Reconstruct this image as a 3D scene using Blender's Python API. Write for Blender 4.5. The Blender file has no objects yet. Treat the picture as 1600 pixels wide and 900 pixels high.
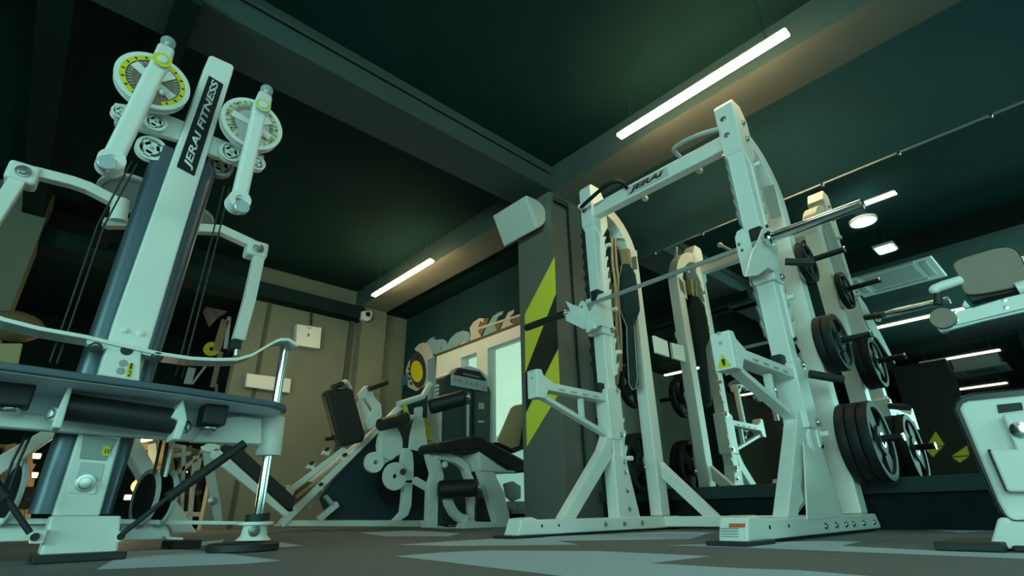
import bpy, bmesh, math, random
from mathutils import Vector, Matrix

scene = bpy.context.scene
COL = scene.collection

# ------------------------------------------------------------------ camera
F_PX, YAW, PIT, ROL, CAMH = 808.087, .741884, .410317, -.0180275, .11
_f = Vector((math.cos(PIT)*math.sin(YAW), math.cos(PIT)*math.cos(YAW), math.sin(PIT)))
_r0 = Vector((math.cos(YAW), -math.sin(YAW), 0))
_u0 = _r0.cross(_f)
_r = _r0*math.cos(ROL) + _u0*math.sin(ROL)
_u = -_r0*math.sin(ROL) + _u0*math.cos(ROL)
CAM = Vector((0, 0, CAMH))
cd = bpy.data.cameras.new('camera'); cam = bpy.data.objects.new('camera', cd); COL.objects.link(cam)
cd.sensor_width = 36; cd.lens = F_PX/1600*36; cd.clip_start = .02; cd.clip_end = 60
M = Matrix((_r, _u, -_f)).transposed().to_4x4(); M.translation = CAM
cam.matrix_world = M
scene.camera = cam

# ------------------------------------------------------------------ colour management, world, large lights
scene.view_settings.view_transform = 'Standard'
scene.view_settings.look = 'None'
scene.view_settings.gamma = 1
scene.view_settings.use_curve_mapping = False
scene.view_settings.exposure = 0.0
w = bpy.data.worlds.new('world'); scene.world = w; w.use_nodes = True
w.node_tree.nodes['Background'].inputs[0].default_value = (.35, .8, .75, 1)
w.node_tree.nodes['Background'].inputs[1].default_value = .05
TEAL = (.46, 1.0, .86)
def area(name, loc, size, rot, power, col):
    l = bpy.data.lights.new(name, 'AREA'); l.shape = 'RECTANGLE'; l.size, l.size_y = size
    l.energy = power; l.color = col
    o = bpy.data.objects.new(name, l); COL.objects.link(o); o.location = loc; o.rotation_euler = rot
    return o
# fill lights added out of view, behind the camera and off to its left
area('shopfront_daylight', (-1.2, -3.3, 1.5), (5.5, 2.2), (math.radians(90), 0, 0), 105, TEAL)
area('side_daylight', (-6.0, -1.4, 1.45), (3.6, 2.0), (math.radians(90), 0, math.radians(-90)), 330, TEAL)

# ------------------------------------------------------------------ measuring: photo pixel -> point on a real plane
def ray(x, y): return _f + _r*((x-800)/F_PX) - _u*((y-450)/F_PX)
def pX(x, y, X): d = ray(x, y); return CAM + d*(X/d.x)
def pY(x, y, Y): d = ray(x, y); return CAM + d*(Y/d.y)
def pZ(x, y, Z): d = ray(x, y); return CAM + d*((Z-CAMH)/d.z)

# ------------------------------------------------------------------ materials
MATS = {}
def mat(name, col, rough=.5, metal=0., noise=.0, nscale=30., bump=0., spec=.5, emit=None, es=0., trans=0.):
    if name in MATS: return MATS[name]
    m = bpy.data.materials.new(name); m.use_nodes = True; nt = m.node_tree; b = nt.nodes['Principled BSDF']
    c = (*col, 1)
    b.inputs['Base Color'].default_value = c
    b.inputs['Roughness'].default_value = rough; b.inputs['Metallic'].default_value = metal
    b.inputs['Specular IOR Level'].default_value = spec
    if trans: b.inputs['Transmission Weight'].default_value = trans
    if emit: b.inputs['Emission Color'].default_value = (*emit, 1); b.inputs['Emission Strength'].default_value = es
    if noise or bump:
        tc = nt.nodes.new('ShaderNodeTexCoord'); n = nt.nodes.new('ShaderNodeTexNoise')
        n.inputs['Scale'].default_value = nscale; n.inputs['Detail'].default_value = 4
        nt.links.new(tc.outputs['Object'], n.inputs['Vector'])
        if noise:
            mx = nt.nodes.new('ShaderNodeMix'); mx.data_type = 'RGBA'
            mx.inputs[6].default_value = tuple(v*(1-noise) for v in col)+(1,)
            mx.inputs[7].default_value = tuple(min(1, v*(1+noise)) for v in col)+(1,)
            nt.links.new(n.outputs['Fac'], mx.inputs[0]); nt.links.new(mx.outputs[2], b.inputs['Base Color'])
        if bump:
            bp = nt.nodes.new('ShaderNodeBump'); bp.inputs['Strength'].default_value = bump; bp.inputs['Distance'].default_value = .002
            nt.links.new(n.outputs['Fac'], bp.inputs['Height']); nt.links.new(bp.outputs['Normal'], b.inputs['Normal'])
    MATS[name] = m; return m
WHITE = mat('white_powder_coat', (.78, .80, .78), .42, noise=.03, nscale=8)
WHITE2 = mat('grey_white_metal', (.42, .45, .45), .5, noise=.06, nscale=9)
BLACK = mat('black_vinyl', (.012, .016, .017), .55, noise=.2, nscale=60, bump=.15)
RUBBER = mat('black_rubber', (.014, .018, .019), .6, noise=.2, nscale=80, bump=.2)
IRON = mat('black_iron', (.006, .010, .012), .6, spec=.3, noise=.2, nscale=50, bump=.1)
TUBE = mat('charcoal_tube', (.085, .12, .16), .38, metal=.35)
CHROME = mat('chrome', (.75, .78, .78), .12, metal=1.)
STEEL = mat('brushed_steel', (.45, .46, .46), .3, metal=1., noise=.1, nscale=70)
YELLOW = mat('yellow_print', (.72, .62, .02), .5)
HAZY = mat('hazard_yellow', (.92, .84, .07), .6, noise=.04, nscale=6)
HAZB = mat('hazard_black', (.02, .024, .022), .6)
ORANGE = mat('orange_print', (.7, .12, .03), .5)
CEIL = mat('ceiling_paint', (.010, .038, .036), .9, spec=.1, noise=.2, nscale=2.5)
SOFW = mat('grey_soffit_paint', (.23, .22, .19), .75, noise=.1, nscale=5)  # warm glow of the LED tube put into the soffit colour
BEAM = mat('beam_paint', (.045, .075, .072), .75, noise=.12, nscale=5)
BEAMD = mat('dark_beam_paint', (.012, .026, .026), .9, spec=.12, noise=.2, nscale=5)
WALLG = mat('grey_wall_paint', (.18, .19, .14), .8, noise=.12, nscale=3)
WALLD = mat('dark_wall_paint', (.014, .040, .044), .9, spec=.08, noise=.2, nscale=3)
LEDGE = mat('dark_ledge', (.018, .036, .038), .7, spec=.2, noise=.15, nscale=12)
PLAST = mat('white_plastic', (.72, .75, .72), .4)
TANPAD = mat('tan_board', (.62, .43, .22), .6, noise=.1, nscale=8)
GREYPAD = mat('grey_underboard', (.27, .21, .18), .7, noise=.08, nscale=20)
PLATF = mat('blue_grey_board', (.075, .11, .15), .5, noise=.1, nscale=20)
UNDER = mat('platform_underside', (.62, .70, .78), .5, noise=.05, nscale=9)
MIRROR = mat('mirror_glass', (.80, .84, .82), .015, metal=1.)
CLEAR = mat('clear_acrylic', (.9, .9, .9), .05, trans=.9)
BROWNP = mat('brown_tinted_disc', (.22, .16, .12), .25, noise=.25, nscale=14)
ROPE = mat('tan_band', (.42, .27, .16), .6)
STRAP = mat('dark_green_strap', (.012, .03, .032), .6, bump=.2, nscale=90)
GREYP = mat('grey_print', (.35, .36, .36), .6)
BLUEP = mat('mural_blue', (.22, .38, .44), .7, noise=.15, nscale=14)
WHITEP = mat('mural_white', (.55, .50, .42), .7, noise=.08, nscale=12)
DARKP = mat('mural_dark', (.03, .04, .04), .7)
BROWN2 = mat('mural_brown', (.16, .11, .05), .7)
LEDM = mat('led_tube', (.9, .9, .8), .4, emit=(1, .80, .40), es=48)
LEDF = mat('led_tube_far', (.9, .9, .8), .4, emit=(1, .95, .72), es=5)
DOWN = mat('downlight_glow', (.9, .9, .9), .4, emit=(.7, .95, 1), es=14)
GOLDL = mat('warm_lamp_glow', (.9, .8, .5), .4, emit=(1, .72, .25), es=6)
SKYP = mat('bright_daylight', (.5, .5, .5), .5, emit=(.50, .82, .60), es=1.0)

# ------------------------------------------------------------------ mesh helpers
def V(*a): return Vector(a)
class MB:
    def __init__(s): s.bm = bmesh.new(); s.sm = False
    def poly_prism(s, pts, off):
        """closed outline pts (3-D, planar) pushed by the vector off"""
        off = Vector(off); bm = s.bm
        a = [bm.verts.new(Vector(p)) for p in pts]; b = [bm.verts.new(Vector(p)+off) for p in pts]
        bm.faces.new(a); bm.faces.new(b[::-1]); n = len(a)
        for i in range(n): bm.faces.new((a[i], b[i], b[(i+1) % n], a[(i+1) % n]))
        return s
    def box(s, lo, hi):
        x0, y0, z0 = lo; x1, y1, z1 = hi
        return s.poly_prism([(x0, y0, z0), (x1, y0, z0), (x1, y1, z0), (x0, y1, z0)], (0, 0, z1-z0))
    def ring(s, loops, cap=True, closed=False):
        bm = s.bm; rows = [[bm.verts.new(p) for p in L] for L in loops]; n = len(rows[0])
        k = len(rows)
        for i in range(k if closed else k-1):
            A, B = rows[i], rows[(i+1) % k]
            for j in range(n):
                try: bm.faces.new((A[j], A[(j+1) % n], B[(j+1) % n], B[j]))
                except ValueError: pass
        if cap and not closed:
            bm.faces.new(rows[0][::-1]); bm.faces.new(rows[-1])
        return s
    def tube(s, pts, r, n=12, rs=None):
        pts = [Vector(p) for p in pts]; s.sm = True; loops = []
        up = None
        for i, p in enumerate(pts):
            if i == 0: t = pts[1]-pts[0]
            elif i == len(pts)-1: t = pts[-1]-pts[-2]
            else: t = (pts[i+1]-p).normalized()+(p-pts[i-1]).normalized()
            t = t.normalized()
            if up is None:
                up = Vector((0, 0, 1)) if abs(t.z) < .9 else Vector((1, 0, 0))
            a = t.cross(up).normalized(); b = a.cross(t).normalized(); up = b
            rr = rs[i] if rs else r
            loops.append([p+a*math.cos(2*math.pi*k/n)*rr+b*math.sin(2*math.pi*k/n)*rr for k in range(n)])
        return s.ring(loops)
    def rtube(s, pts, wdt, hgt, up):
        """rectangular tube along pts; wdt across (t x up), hgt along up"""
        pts = [Vector(p) for p in pts]; up = Vector(up).normalized(); loops = []
        for i, p in enumerate(pts):
            if i == 0: t = (pts[1]-p).normalized(); m = 1
            elif i == len(pts)-1: t = (p-pts[-2]).normalized(); m = 1
            else:
                t0 = (p-pts[i-1]).normalized(); t1 = (pts[i+1]-p).normalized(); t = (t0+t1).normalized(); m = 1/max(.4, t.dot(t0))
            a = t.cross(up).normalized(); b = a.cross(t).normalized()
            # mitre only in the bending direction
            bend = abs((pts[min(i+1, len(pts)-1)]-pts[max(i-1, 0)]).normalized().dot(a)) if 0 < i < len(pts)-1 else 0
            ma, mb = m, m
            h = hgt/2; q = wdt/2
            loops.append([p+a*q*ma*sa+b*h*mb*sb for sa, sb in ((-1, -1), (1, -1), (1, 1), (-1, 1))])
        return s.ring(loops)
    def cyl(s, p, q, r, n=20, r2=None):
        return s.tube([p, q], r, n, rs=[r, r2 if r2 is not None else r])
    def lathe(s, c, axis, prof, n=40):
        """prof: list of (radius, along); open profile capped when radius 0, else closed loop ring"""
        axis = Vector(axis).normalized(); c = Vector(c); s.sm = True
        a = axis.orthogonal().normalized(); b = axis.cross(a)
        bm = s.bm; rows = []
        for k in range(n):
            th = 2*math.pi*k/n; d = a*math.cos(th)+b*math.sin(th)
            rows.append([bm.verts.new(c+d*r+axis*h) for r, h in prof])
        m = len(prof)
        for k in range(n):
            A, B = rows[k], rows[(k+1) % n]
            for j in range(m):
                j2 = (j+1) % m
                try: bm.faces.new((A[j], A[j2], B[j2], B[j]))
                except ValueError: pass
        return s
    def annulus(s, c, axis, r0, r1, t, n=40):
        return s.lathe(c, axis, [(r0, 0), (r1, 0), (r1, t), (r0, t)], n)
    def sphere(s, c, r, sc=(1, 1, 1)):
        s.sm = True
        g = bmesh.ops.create_uvsphere(s.bm, u_segments=16, v_segments=10, radius=r)
        for v in g['verts']: v.co = Vector((v.co.x*sc[0], v.co.y*sc[1], v.co.z*sc[2]))+Vector(c)
        return s
    def build(s, name, m, parent=None, bevel=0., seg=2, smooth=None):
        bm = s.bm
        bmesh.ops.remove_doubles(bm, verts=bm.verts, dist=1e-6)
        bmesh.ops.recalc_face_normals(bm, faces=bm.faces)
        root = parent
        while root is not None and root.parent: root = root.parent
        if root is not None:
            for v in bm.verts: v.co -= root.location
        me = bpy.data.meshes.new(name); bm.to_mesh(me); bm.free()
        for mm in (m if isinstance(m, (list, tuple)) else [m]): me.materials.append(mm)
        o = bpy.data.objects.new(name, me); COL.objects.link(o)
        if parent is not None: o.parent = parent
        if bevel:
            b = o.modifiers.new('bevel', 'BEVEL'); b.width = bevel; b.segments = seg; b.limit_method = 'ANGLE'; b.angle_limit = math.radians(40); b.harden_normals = False
        if s.sm if smooth is None else smooth:
            for p in me.polygons: p.use_smooth = True
            try:
                me.set_sharp_from_angle(angle=math.radians(38))
            except Exception: pass
        return o
def thing(name, label, cat, loc=(0, 0, 0), group=None):
    o = bpy.data.objects.new(name, None); COL.objects.link(o); o.location = Vector(loc)
    o['label'] = label; o['category'] = cat
    if group: o['group'] = group
    o.empty_display_size = .1
    return o
def tag(o, label, cat, group=None):
    o['label'] = label; o['category'] = cat
    if group: o['group'] = group
    return o
def structure(o): o['kind'] = 'structure'; return o
def copy_thing(src, loc, label=None, group=None):
    c = src.copy(); COL.objects.link(c); c.location = Vector(loc)
    if label: c['label'] = label
    if group: c['group'] = group
    for ch in [k for k in COL.objects if k.parent == src]:
        d = ch.copy(); COL.objects.link(d); d.parent = c
        for g in [k for k in COL.objects if k.parent == ch]:
            e = g.copy(); COL.objects.link(e); e.parent = d
    return c
def qY(pts, Y): return [pY(x, y, Y) for x, y in pts]
def qX(pts, X): return [pX(x, y, X) for x, y in pts]
def qZ(pts, Z): return [pZ(x, y, Z) for x, y in pts]
def slabY(pts, Y, d): return MB().poly_prism(qY(pts, Y), (0, d, 0))
def slabX(pts, X, d): return MB().poly_prism(qX(pts, X), (d, 0, 0))
def slabZ(pts, Z, d): return MB().poly_prism(qZ(pts, Z), (0, 0, d))
def bolt(name, c, axis, r, parent, m=None):
    axis = Vector(axis).normalized()
    b = MB(); b.lathe(c, axis, [(0, 0), (r*1.5, 0), (r*1.5, r*.25), (r, r*.3), (r*.9, r*.9), (0, r)], 12)
    return b.build(name, m or STEEL, parent)
def text_on(txt, P0, U, Vv, N, size, m, name, parent, thick=.001, bold=.0, shear=0., fitw=None):
    cu = bpy.data.curves.new('lettering', 'FONT'); cu.body = txt; cu.size = 1; cu.offset = bold; cu.shear = shear; cu.extrude = 0
    to = bpy.data.objects.new('lettering', cu); COL.objects.link(to)
    bpy.context.view_layer.update()
    me = bpy.data.meshes.new_from_object(to)
    bpy.data.objects.remove(to); bpy.data.curves.remove(cu)
    xs = [v.co.x for v in me.vertices]; ys = [v.co.y for v in me.vertices]
    x0, x1, y0, y1 = min(xs), max(xs), min(ys), max(ys)
    U = Vector(U); Vv = Vector(Vv); N = Vector(N).normalized()
    root = parent
    while root.parent: root = root.parent
    for v in me.vertices:
        s_, t_ = (v.co.x-x0)/(x1-x0), (v.co.y-y0)/(y1-y0)
        v.co = Vector(P0)+U*s_+Vv*t_+N*thick-root.location
    me.materials.append(m)
    o = bpy.data.objects.new(name, me); COL.objects.link(o); o.parent = parent
    sd = o.modifiers.new('solid', 'SOLIDIFY'); sd.thickness = .0008
    return o

# ================================================================== THE SETTING
Z_CEIL, Z_SOF = 3.09, 2.82
XW, XM = 3.40, 3.385            # mirror wall, mirror face
YEND = 6.60
XL, YB = -13.0, -3.5
# floor: puzzle rubber tiles, dark with blue-grey tiles between
fm = mat('dark_rubber_floor', (.13, .145, .16), .7, noise=.35, nscale=160, bump=.3)
fl = mat('blue_grey_rubber_floor', (.42, .57, .70), .7, noise=.18, nscale=160, bump=.3)
b = MB(); b.box((XL, YB, -.1), (4.2, 11, 0))
def jag(pts):  # toothed outline of a puzzle tile
    return pts
patches = [
 [(617, 869), (690, 863), (760, 860), (935, 861), (1110, 869), (1017, 880), (1160, 888), (1250, 891), (1420, 905), (1000, 915), (855, 897), (760, 886), (690, 877)],
 [(620, 851), (700, 846), (780, 841), (1050, 831), (1110, 832), (1080, 842), (960, 844), (870, 845), (905, 851), (820, 852), (700, 853)],
 [(1040, 852), (1200, 847), (1290, 845), (1345, 846), (1315, 853), (1475, 861), (1600, 865), (1720, 869), (1720, 878), (1600, 873), (1200, 857)],
 [(400, 841), (475, 853), (440, 855), (395, 849)],
 [(200, 862), (270, 858), (330, 862), (440, 876), (380, 881), (200, 888), (150, 890)],
 [(560, 832), (640, 829), (720, 833), (700, 838), (600, 838)],
 [(1420, 826), (1560, 824), (1600, 828), (1500, 832)],
 [(300, 848), (350, 843), (345, 851), (310, 853)],
]
bm = b.bm
for pl in patches:
    vs = [bm.verts.new(pZ(x, y, .0004)) for x, y in pl]
    f_ = bm.faces.new(vs); f_.material_index = 1
o = b.build('floor', [fm, fl]); structure(o)
for p in o.data.polygons:
    if p.material_index == 1 and p.normal.z < 0: p.flip()
# ceiling
def sbox(name, lo, hi, m, bev=0.):
    return structure(MB().box(lo, hi).build(name, m, None, bev))
sbox('ceiling', (XL, YB, Z_CEIL), (4.2, 11, Z_CEIL+.1), CEIL)
# mirror wall and the window wall beyond the pillar
XWIN = 3.85
sbox('wall_right', (XW, YB, 0), (XW+.6, 2.72, Z_CEIL), WALLD)
b = MB()                                    # window wall with its opening
WY0, WY1, WZ0, WZ1 = 3.25, 5.70, .10, 2.07
b.box((XWIN, 2.72, 0), (XWIN+.15, WY0, Z_CEIL)); b.box((XWIN, WY1, 0), (XWIN+.15, YEND+.2, Z_CEIL))
b.box((XWIN, WY0, WZ1), (XWIN+.15, WY1, Z_CEIL)); b.box((XWIN, WY0, 0), (XWIN+.15, WY1, WZ0))
structure(b.build('wall_window_side', WALLD))
# end wall with the opening to the back room on the left
XO0, XO1 = -.42, 1.58
b = MB(); b.box((XO1, YEND, 0), (4.0, YEND+.15, Z_CEIL)); b.box((XL, YEND, 0), (XO0, YEND+.15, Z_CEIL)); structure(b.build('wall_end', WALLG))
sbox('trim_19', (XO0, YEND, 2.62), (XO1, YEND+.15, Z_CEIL), BEAMD)
WSEAM = mat('wall_seam_paint', (.07, .075, .055), .8)
sbox('trim_9', (XO1+.25, YEND-.018, 0), (XO1+.29, YEND, 2.82), WSEAM)
sbox('trim_10', (2.93, YEND-.03, 0), (3.0, YEND, 2.82), WSEAM)
sbox('trim_11', (3.05, YEND-.16, 0), (3.42, YEND, Z_SOF), WALLG)          # pilaster under the beam
sbox('wall_left', (XL-.1, YB, 0), (XL, 11, Z_CEIL), WALLD)
sbox('wall_back_room_end', (-3, 10.5, 0), (4.0, 10.6, Z_CEIL), WALLD)
sbox('wall_back_room_side', (1.95, YEND+.15, 0), (2.05, 10.5, Z_CEIL), WALLD)
sbox('wall_back_room_left', (-3.1, YEND+.15, 0), (-3.0, 10.5, Z_CEIL), WALLD)
# rear wall behind the camera with an opening added for the fill light
b = MB(); b.box((XL, YB, 2.7), (4, YB+.12, Z_CEIL)); b.box((XL, YB, 0), (4, YB+.12, .3)); b.box((1.7, YB, .3), (4, YB+.12, 2.7)); b.box((XL, YB, .3), (-4.1, YB+.12, 2.7))
structure(b.build('wall_rear', WALLD))
b = MB()
for k in range(5):
    x = -4.05+k*1.42; b.box((x-.03, YB+.02, .3), (x+.03, YB+.1, 2.7))
b.box((-4.1, YB+.02, .3), (1.7, YB+.1, .36)); b.box((-4.1, YB+.02, 2.64), (1.7, YB+.1, 2.7))
structure(b.build('window_2', WHITE))  # unseen frame added round the rear fill light
# partition and frame added left of the camera around the side fill light
b = MB(); b.box((-6.12, YB, 0), (-6.02, .45, .45)); b.box((-6.12, YB, 2.45), (-6.02, .45, Z_CEIL)); b.box((-6.12, .40, .45), (-6.02, .45, 2.45)); b.box((-6.12, YB, .45), (-6.02, -3.2, 2.45))
structure(b.build('wall_partition', WALLD))
b = MB()
for y in (-3.2, -2.3, -1.4, -.5, .36): b.box((-6.05, y, .45), (-5.97, y+.04, 2.45))
b.box((-6.05, -3.2, .45), (-5.97, .40, .50)); b.box((-6.05, -3.2, 2.40), (-5.97, .40, 2.45))
structure(b.build('window_3', WHITE))
# pillar and beams
PX0, PX1, PY0, PY1 = 2.975, 3.41, 2.715, 3.15
pil = structure(MB().box((PX0, PY0, 0), (PX1, PY1, Z_SOF)).build('trim_1', mat('pillar_paint', (.15, .155, .14), .7, noise=.18, nscale=4), None, .004))
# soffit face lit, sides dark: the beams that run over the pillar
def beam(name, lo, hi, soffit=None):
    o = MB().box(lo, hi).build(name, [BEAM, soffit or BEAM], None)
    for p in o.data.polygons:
        if p.normal.z < -.5: p.material_index = 1      # soffit colour, on one beam with the LED glow put in
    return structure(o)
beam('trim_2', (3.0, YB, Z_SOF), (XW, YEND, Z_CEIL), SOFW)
beam('trim_3', (XL, 2.69, Z_SOF), (3.0, 3.09, Z_CEIL))
beam('trim_4', (XL, -1.6, Z_SOF), (3.0, -1.2, Z_CEIL))
sbox('trim_5', (-.02, 2.60, 2.70), (.10, YEND, 2.82), BEAMD)                # dark duct across
sbox('trim_6', (-.60, YB, Z_SOF), (-.44, YEND, Z_CEIL), BEAMD)
sbox('trim_7', (XO0, YEND-.2, 2.62), (3.05, YEND, 2.80), BEAMD)
sbox('trim_8', (3.40, 3.15, 2.86), (3.85, YEND, Z_CEIL), CEIL)            # lowered strip above the window wall
sbox('trim_12', (XO0-.5, YEND-.35, 0), (XO0, YEND, Z_CEIL), WALLG)        # pier left of the opening
b = MB(); b.box((3.02, PY0-.006, 2.70), (3.22, PY0, 2.80)); b.box((3.20, PY0-.006, .35), (3.22, PY0, 2.74)) ; b.box((3.02, PY0-.006, 2.72), (3.22, PY0, 2.74))
structure(b.build('trim_13', BEAM))
# conduits
def pipe(name, pts, r, label, m):
    return tag(MB().tube(pts, r, 8).build(name, m), label, 'pipe')
pipe('conduit', [(.10, 2.665, 2.99), (2.95, 2.665, 2.99)], .011, 'dark conduit run high along the side of the beam nearest the camera', BEAM)
pipe('conduit', [(.15, 3.115, 2.86), (2.4, 3.115, 2.86), (2.96, 3.115, 2.86)], .013, 'dark corrugated conduit along the far side of the cross beam', BEAM)
pipe('conduit', [(3.19, 2.70, .40), (3.19, 2.70, 2.72)], .008, 'thin dark conduit running down the face of the striped pillar', BEAMD)
# hazard stripes painted on the pillar (face towards -X): outlines measured on the pillar, 0.5 mm of paint
b = MB()
def stripe(pts, m, name):
    bb = MB(); bb.poly_prism([pX(x, y, PX0-.0015) for x, y in pts], (.0012, 0, 0)); return bb.build(name, m)
hz = thing('hazard_stripe_marking', 'yellow and black diagonal hazard stripes painted on the pillar', 'marking', (PX0, 2.9, 1.2))
for nm, m, pts in (('yellow_stripe', HAZY, [(866.5, 401), (868.5, 459), (820.5, 583), (820, 491)]),
                   ('black_stripe', HAZB, [(868.5, 459), (872, 545), (822, 645), (820.5, 583)]),
                   ('yellow_stripe', HAZY, [(872, 545), (875, 612), (823, 698), (822, 645)])):
    bb = MB(); bb.poly_prism([pX(x, y, PX0-.002) for x, y in pts], (.0015, 0, 0)); bb.build(nm, m, hz)
# mirror, ledge
mr = MB(); mr.box((XM, -2.6, .245), (XM+.012, 2.66, 2.02)); structure(mr.build('wall_right_mirror', MIRROR))
b = MB(); b.box((3.335, -2.7, .17), (XW, 2.70, .245)); structure(b.build('trim_14', LEDGE, None, .003))
b = MB(); b.box((3.375, -2.7, 0), (XW, 2.70, .17)); structure(b.build('baseboard_right', mat('dark_base_panel', (.006, .014, .015), .8, spec=.1, noise=.3, nscale=9)))
b = MB(); b.box((3.38, -2.6, 2.02), (XW, 2.66, 2.03)); structure(b.build('trim_15', STEEL))
for k in range(7):
    structure(MB().cyl((3.372, -.55+k*.42, 2.02), (3.39, -.55+k*.42, 2.02), .009, 10).build('trim_%d' % (20+k), CHROME))
# window 1: white frame, panes, bright day outside
b = MB()
def wbar(y0, y1, z0, z1, x0=XWIN-.03, x1=XWIN+.1): b.box((x0, y0, z0), (x1, y1, z1))
wbar(WY0, WY1, WZ1-.14, WZ1); wbar(WY1-.10, WY1, WZ0+.1, WZ1-.14); wbar(WY0, WY0+.08, WZ0+.1, WZ1-.14); wbar(WY0, WY1, WZ0, WZ0+.1)
wbar(4.62, 4.83, WZ0+.1, WZ1-.14); wbar(5.15, 5.60, WZ0+.1, WZ1-.14)
structure(b.build('window_1', WHITE))
b = MB(); b.box((XWIN-.035, WY0-.02, WZ1), (XWIN+.0, WY1+.03, WZ1+.035)); b.box((XWIN-.035, WY1, WZ0), (XWIN, WY1+.035, WZ1+.03))
structure(b.build('trim_16', mat('brown_reveal', (.10, .075, .055), .7)))
b = MB(); b.box((XWIN+.05, WY0, WZ0), (XWIN+.055, WY1, WZ1)); structure(b.build('window_1_glass', mat('window_glass', (.95, 1, .97), .0, trans=1.0)))
b = MB(); b.box((XWIN+1.2, WY0-1, -.5), (XWIN+1.22, WY1+2, 4)); o = b.build('window_1_sky', SKYP); structure(o)
b = MB(); b.poly_prism([(XWIN+1.1, WY0-1, -.5), (XWIN+1.1, WY1+2, -.5), (XWIN+1.1, WY1+2, 1.0), (XWIN+1.1, 4.9, 1.18), (XWIN+1.1, 4.2, 1.12), (XWIN+1.1, WY0-1, 1.2)], (.02, 0, 0))
structure(b.build('window_1_rooftops', mat('far_roofs_in_daylight', (.4, .4, .4), .6, emit=(.22, .47, .40), es=1.0)))

# ================================================================== LAMPS
def led(y0, y1, x, z, m, label, power, group='linear LED lamps under the ceiling', col=(1, .93, .62)):
    t = thing('led_tube_lamp', label, 'lamp', (x, (y0+y1)/2, z), group)
    b = MB(); b.box((x-.030, y0, z-.014), (x+.030, y1, z+.010)); b.build('diffuser', m, t, .004)
    b = MB(); b.box((x-.018, y0+.01, z+.010), (x+.018, y1-.01, z+.030)); b.build('housing', mat('lamp_housing', (.3, .3, .28), .5), t, .002)
    for yy in (y0+.12, y1-.12): MB().cyl((x, yy, z+.02), (x, yy, Z_CEIL), .0025, 6).build('suspension_wire', STEEL, t)
    if power:
        l = bpy.data.lights.new('led_light', 'AREA'); l.shape = 'RECTANGLE'; l.size = .05; l.size_y = y1-y0; l.energy = power; l.color = col
        o = bpy.data.objects.new('led_light', l); COL.objects.link(o); o.location = (0, 0, -.012); o.parent = t
    return t
led(.512, 1.745, 2.723, 2.70, LEDM, 'large bright LED tube hanging from the ceiling above the power rack', 5)
led(4.32, 5.62, 2.777, 2.66, LEDM, 'smaller far LED tube hanging near the end wall corner', 6)
led(.62, 1.50, 1.08, 2.93, LEDF, 'LED tube seen in the mirror beside the end of the barbell', 60, col=(.75, 1, .8))
for i, (y0, y1, x) in enumerate(((.8, 2.05, -3.25), (5.2, 6.05, -3.3), (.8, 2.1, -6.7), (4.9, 6.0, -6.8), (1.15, 2.4, -10.7), (5, 6.2, -10.7))):
    led(y0, y1, x, 2.84, LEDF, ['LED tube reflected just above the barbell pad of the corner machine', 'short LED tube reflected low between the rack uprights', 'second LED tube down in the mirror, near the hanging bar', 'tiny far LED tube reflected behind the safety arm', 'lowest LED tube reflected at the far end of the long room', 'most distant LED tube reflected behind the rack'][i], 5, col=(.7, 1, .82))
for x in (-1.0, -4.5): led(-2.4, -.9, x, 2.84, LEDF, 'LED tube hanging behind the camera at x %s' % ('near the shop front' if x > -3 else 'deep in the room'), 12, col=(.5, 1, .85))  # extra tubes added out of view as fill
# ceiling lights seen in the mirror
t = thing('round_downlight', 'round bright ceiling downlight reflected in the mirror', 'lamp', (.88, .98, 2.86))
MB().lathe((.88, .98, 2.83), (0, 0, 1), [(0, 0), (.11, 0), (.11, .02), (0, .02)], 32).build('diffuser', DOWN, t)
MB().annulus((.88, .98, 2.832), (0, 0, 1), .11, .125, .03).build('rim', PLAST, t)
MB().cyl((.88, .98, 2.85), (.88, .98, Z_CEIL), .05, 16).build('housing', BEAMD, t)
t = thing('square_downlight', 'square ceiling light panel reflected below the round downlight', 'lamp', (-.04, 1.01, 2.86))
MB().box((-.13, .93, 2.83), (.07, 1.09, 2.85)).build('diffuser', mat('square_glow', (.8, .8, .8), .4, emit=(.5, .9, 1), es=9), t)
MB().box((-.15, .91, 2.84), (.09, 1.11, 2.87)).build('frame', PLAST, t, .003)
MB().cyl((-.03, 1.01, 2.86), (-.03, 1.01, Z_CEIL), .03, 12).build('stem', BEAMD, t)
def cassette(x0, y0, label):
    t = thing('air_conditioner_cassette', label, 'air conditioner', (x0, y0, 2.83), 'ceiling air conditioner cassettes')
    MB().box((x0-.48, y0-.48, 2.83), (x0+.48, y0+.48, 2.865)).build('panel', PLAST, t, .012, 3)
    MB().box((x0-.40, y0-.40, 2.865), (x0+.40, y0+.40, Z_CEIL-.002)).build('casing', PLAST, t)
    g = MB().box((x0-.27, y0-.27, 2.826), (x0+.27, y0+.27, 2.832)).build('intake_grille', GREYP, t)
    for dx, dy, lx, ly in ((0, .37, .3, .035), (0, -.37, .3, .035), (.37, 0, .035, .3), (-.37, 0, .035, .3)):
        MB().box((x0+dx-lx, y0+dy-ly, 2.822), (x0+dx+lx, y0+dy+ly, 2.832)).build('louver', WHITE2, t, .004)
cassette(-1.05, 1.18, 'white square air conditioner cassette reflected in the mirror beneath the downlights')
cassette(-8.6, 1.35, 'small far air conditioner cassette reflected between the LED tubes')

# ================================================================== FUNCTIONAL TRAINER (left)
ft = thing('cable_trainer', 'tall white cable trainer with black name plate on its leaning centre column', 'exercise machine', (.2, 2.25, 0))
Y0 = 2.2
slabY([(327, 87), (332, 86.5), (364, 101), (366, 106), (284, 372), (246, 500), (190, 681), (156, 806), (82, 806), (124.5, 675), (179, 500), (225, 372)], Y0, .10).build('column', WHITE, ft, .006, 3)
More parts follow.
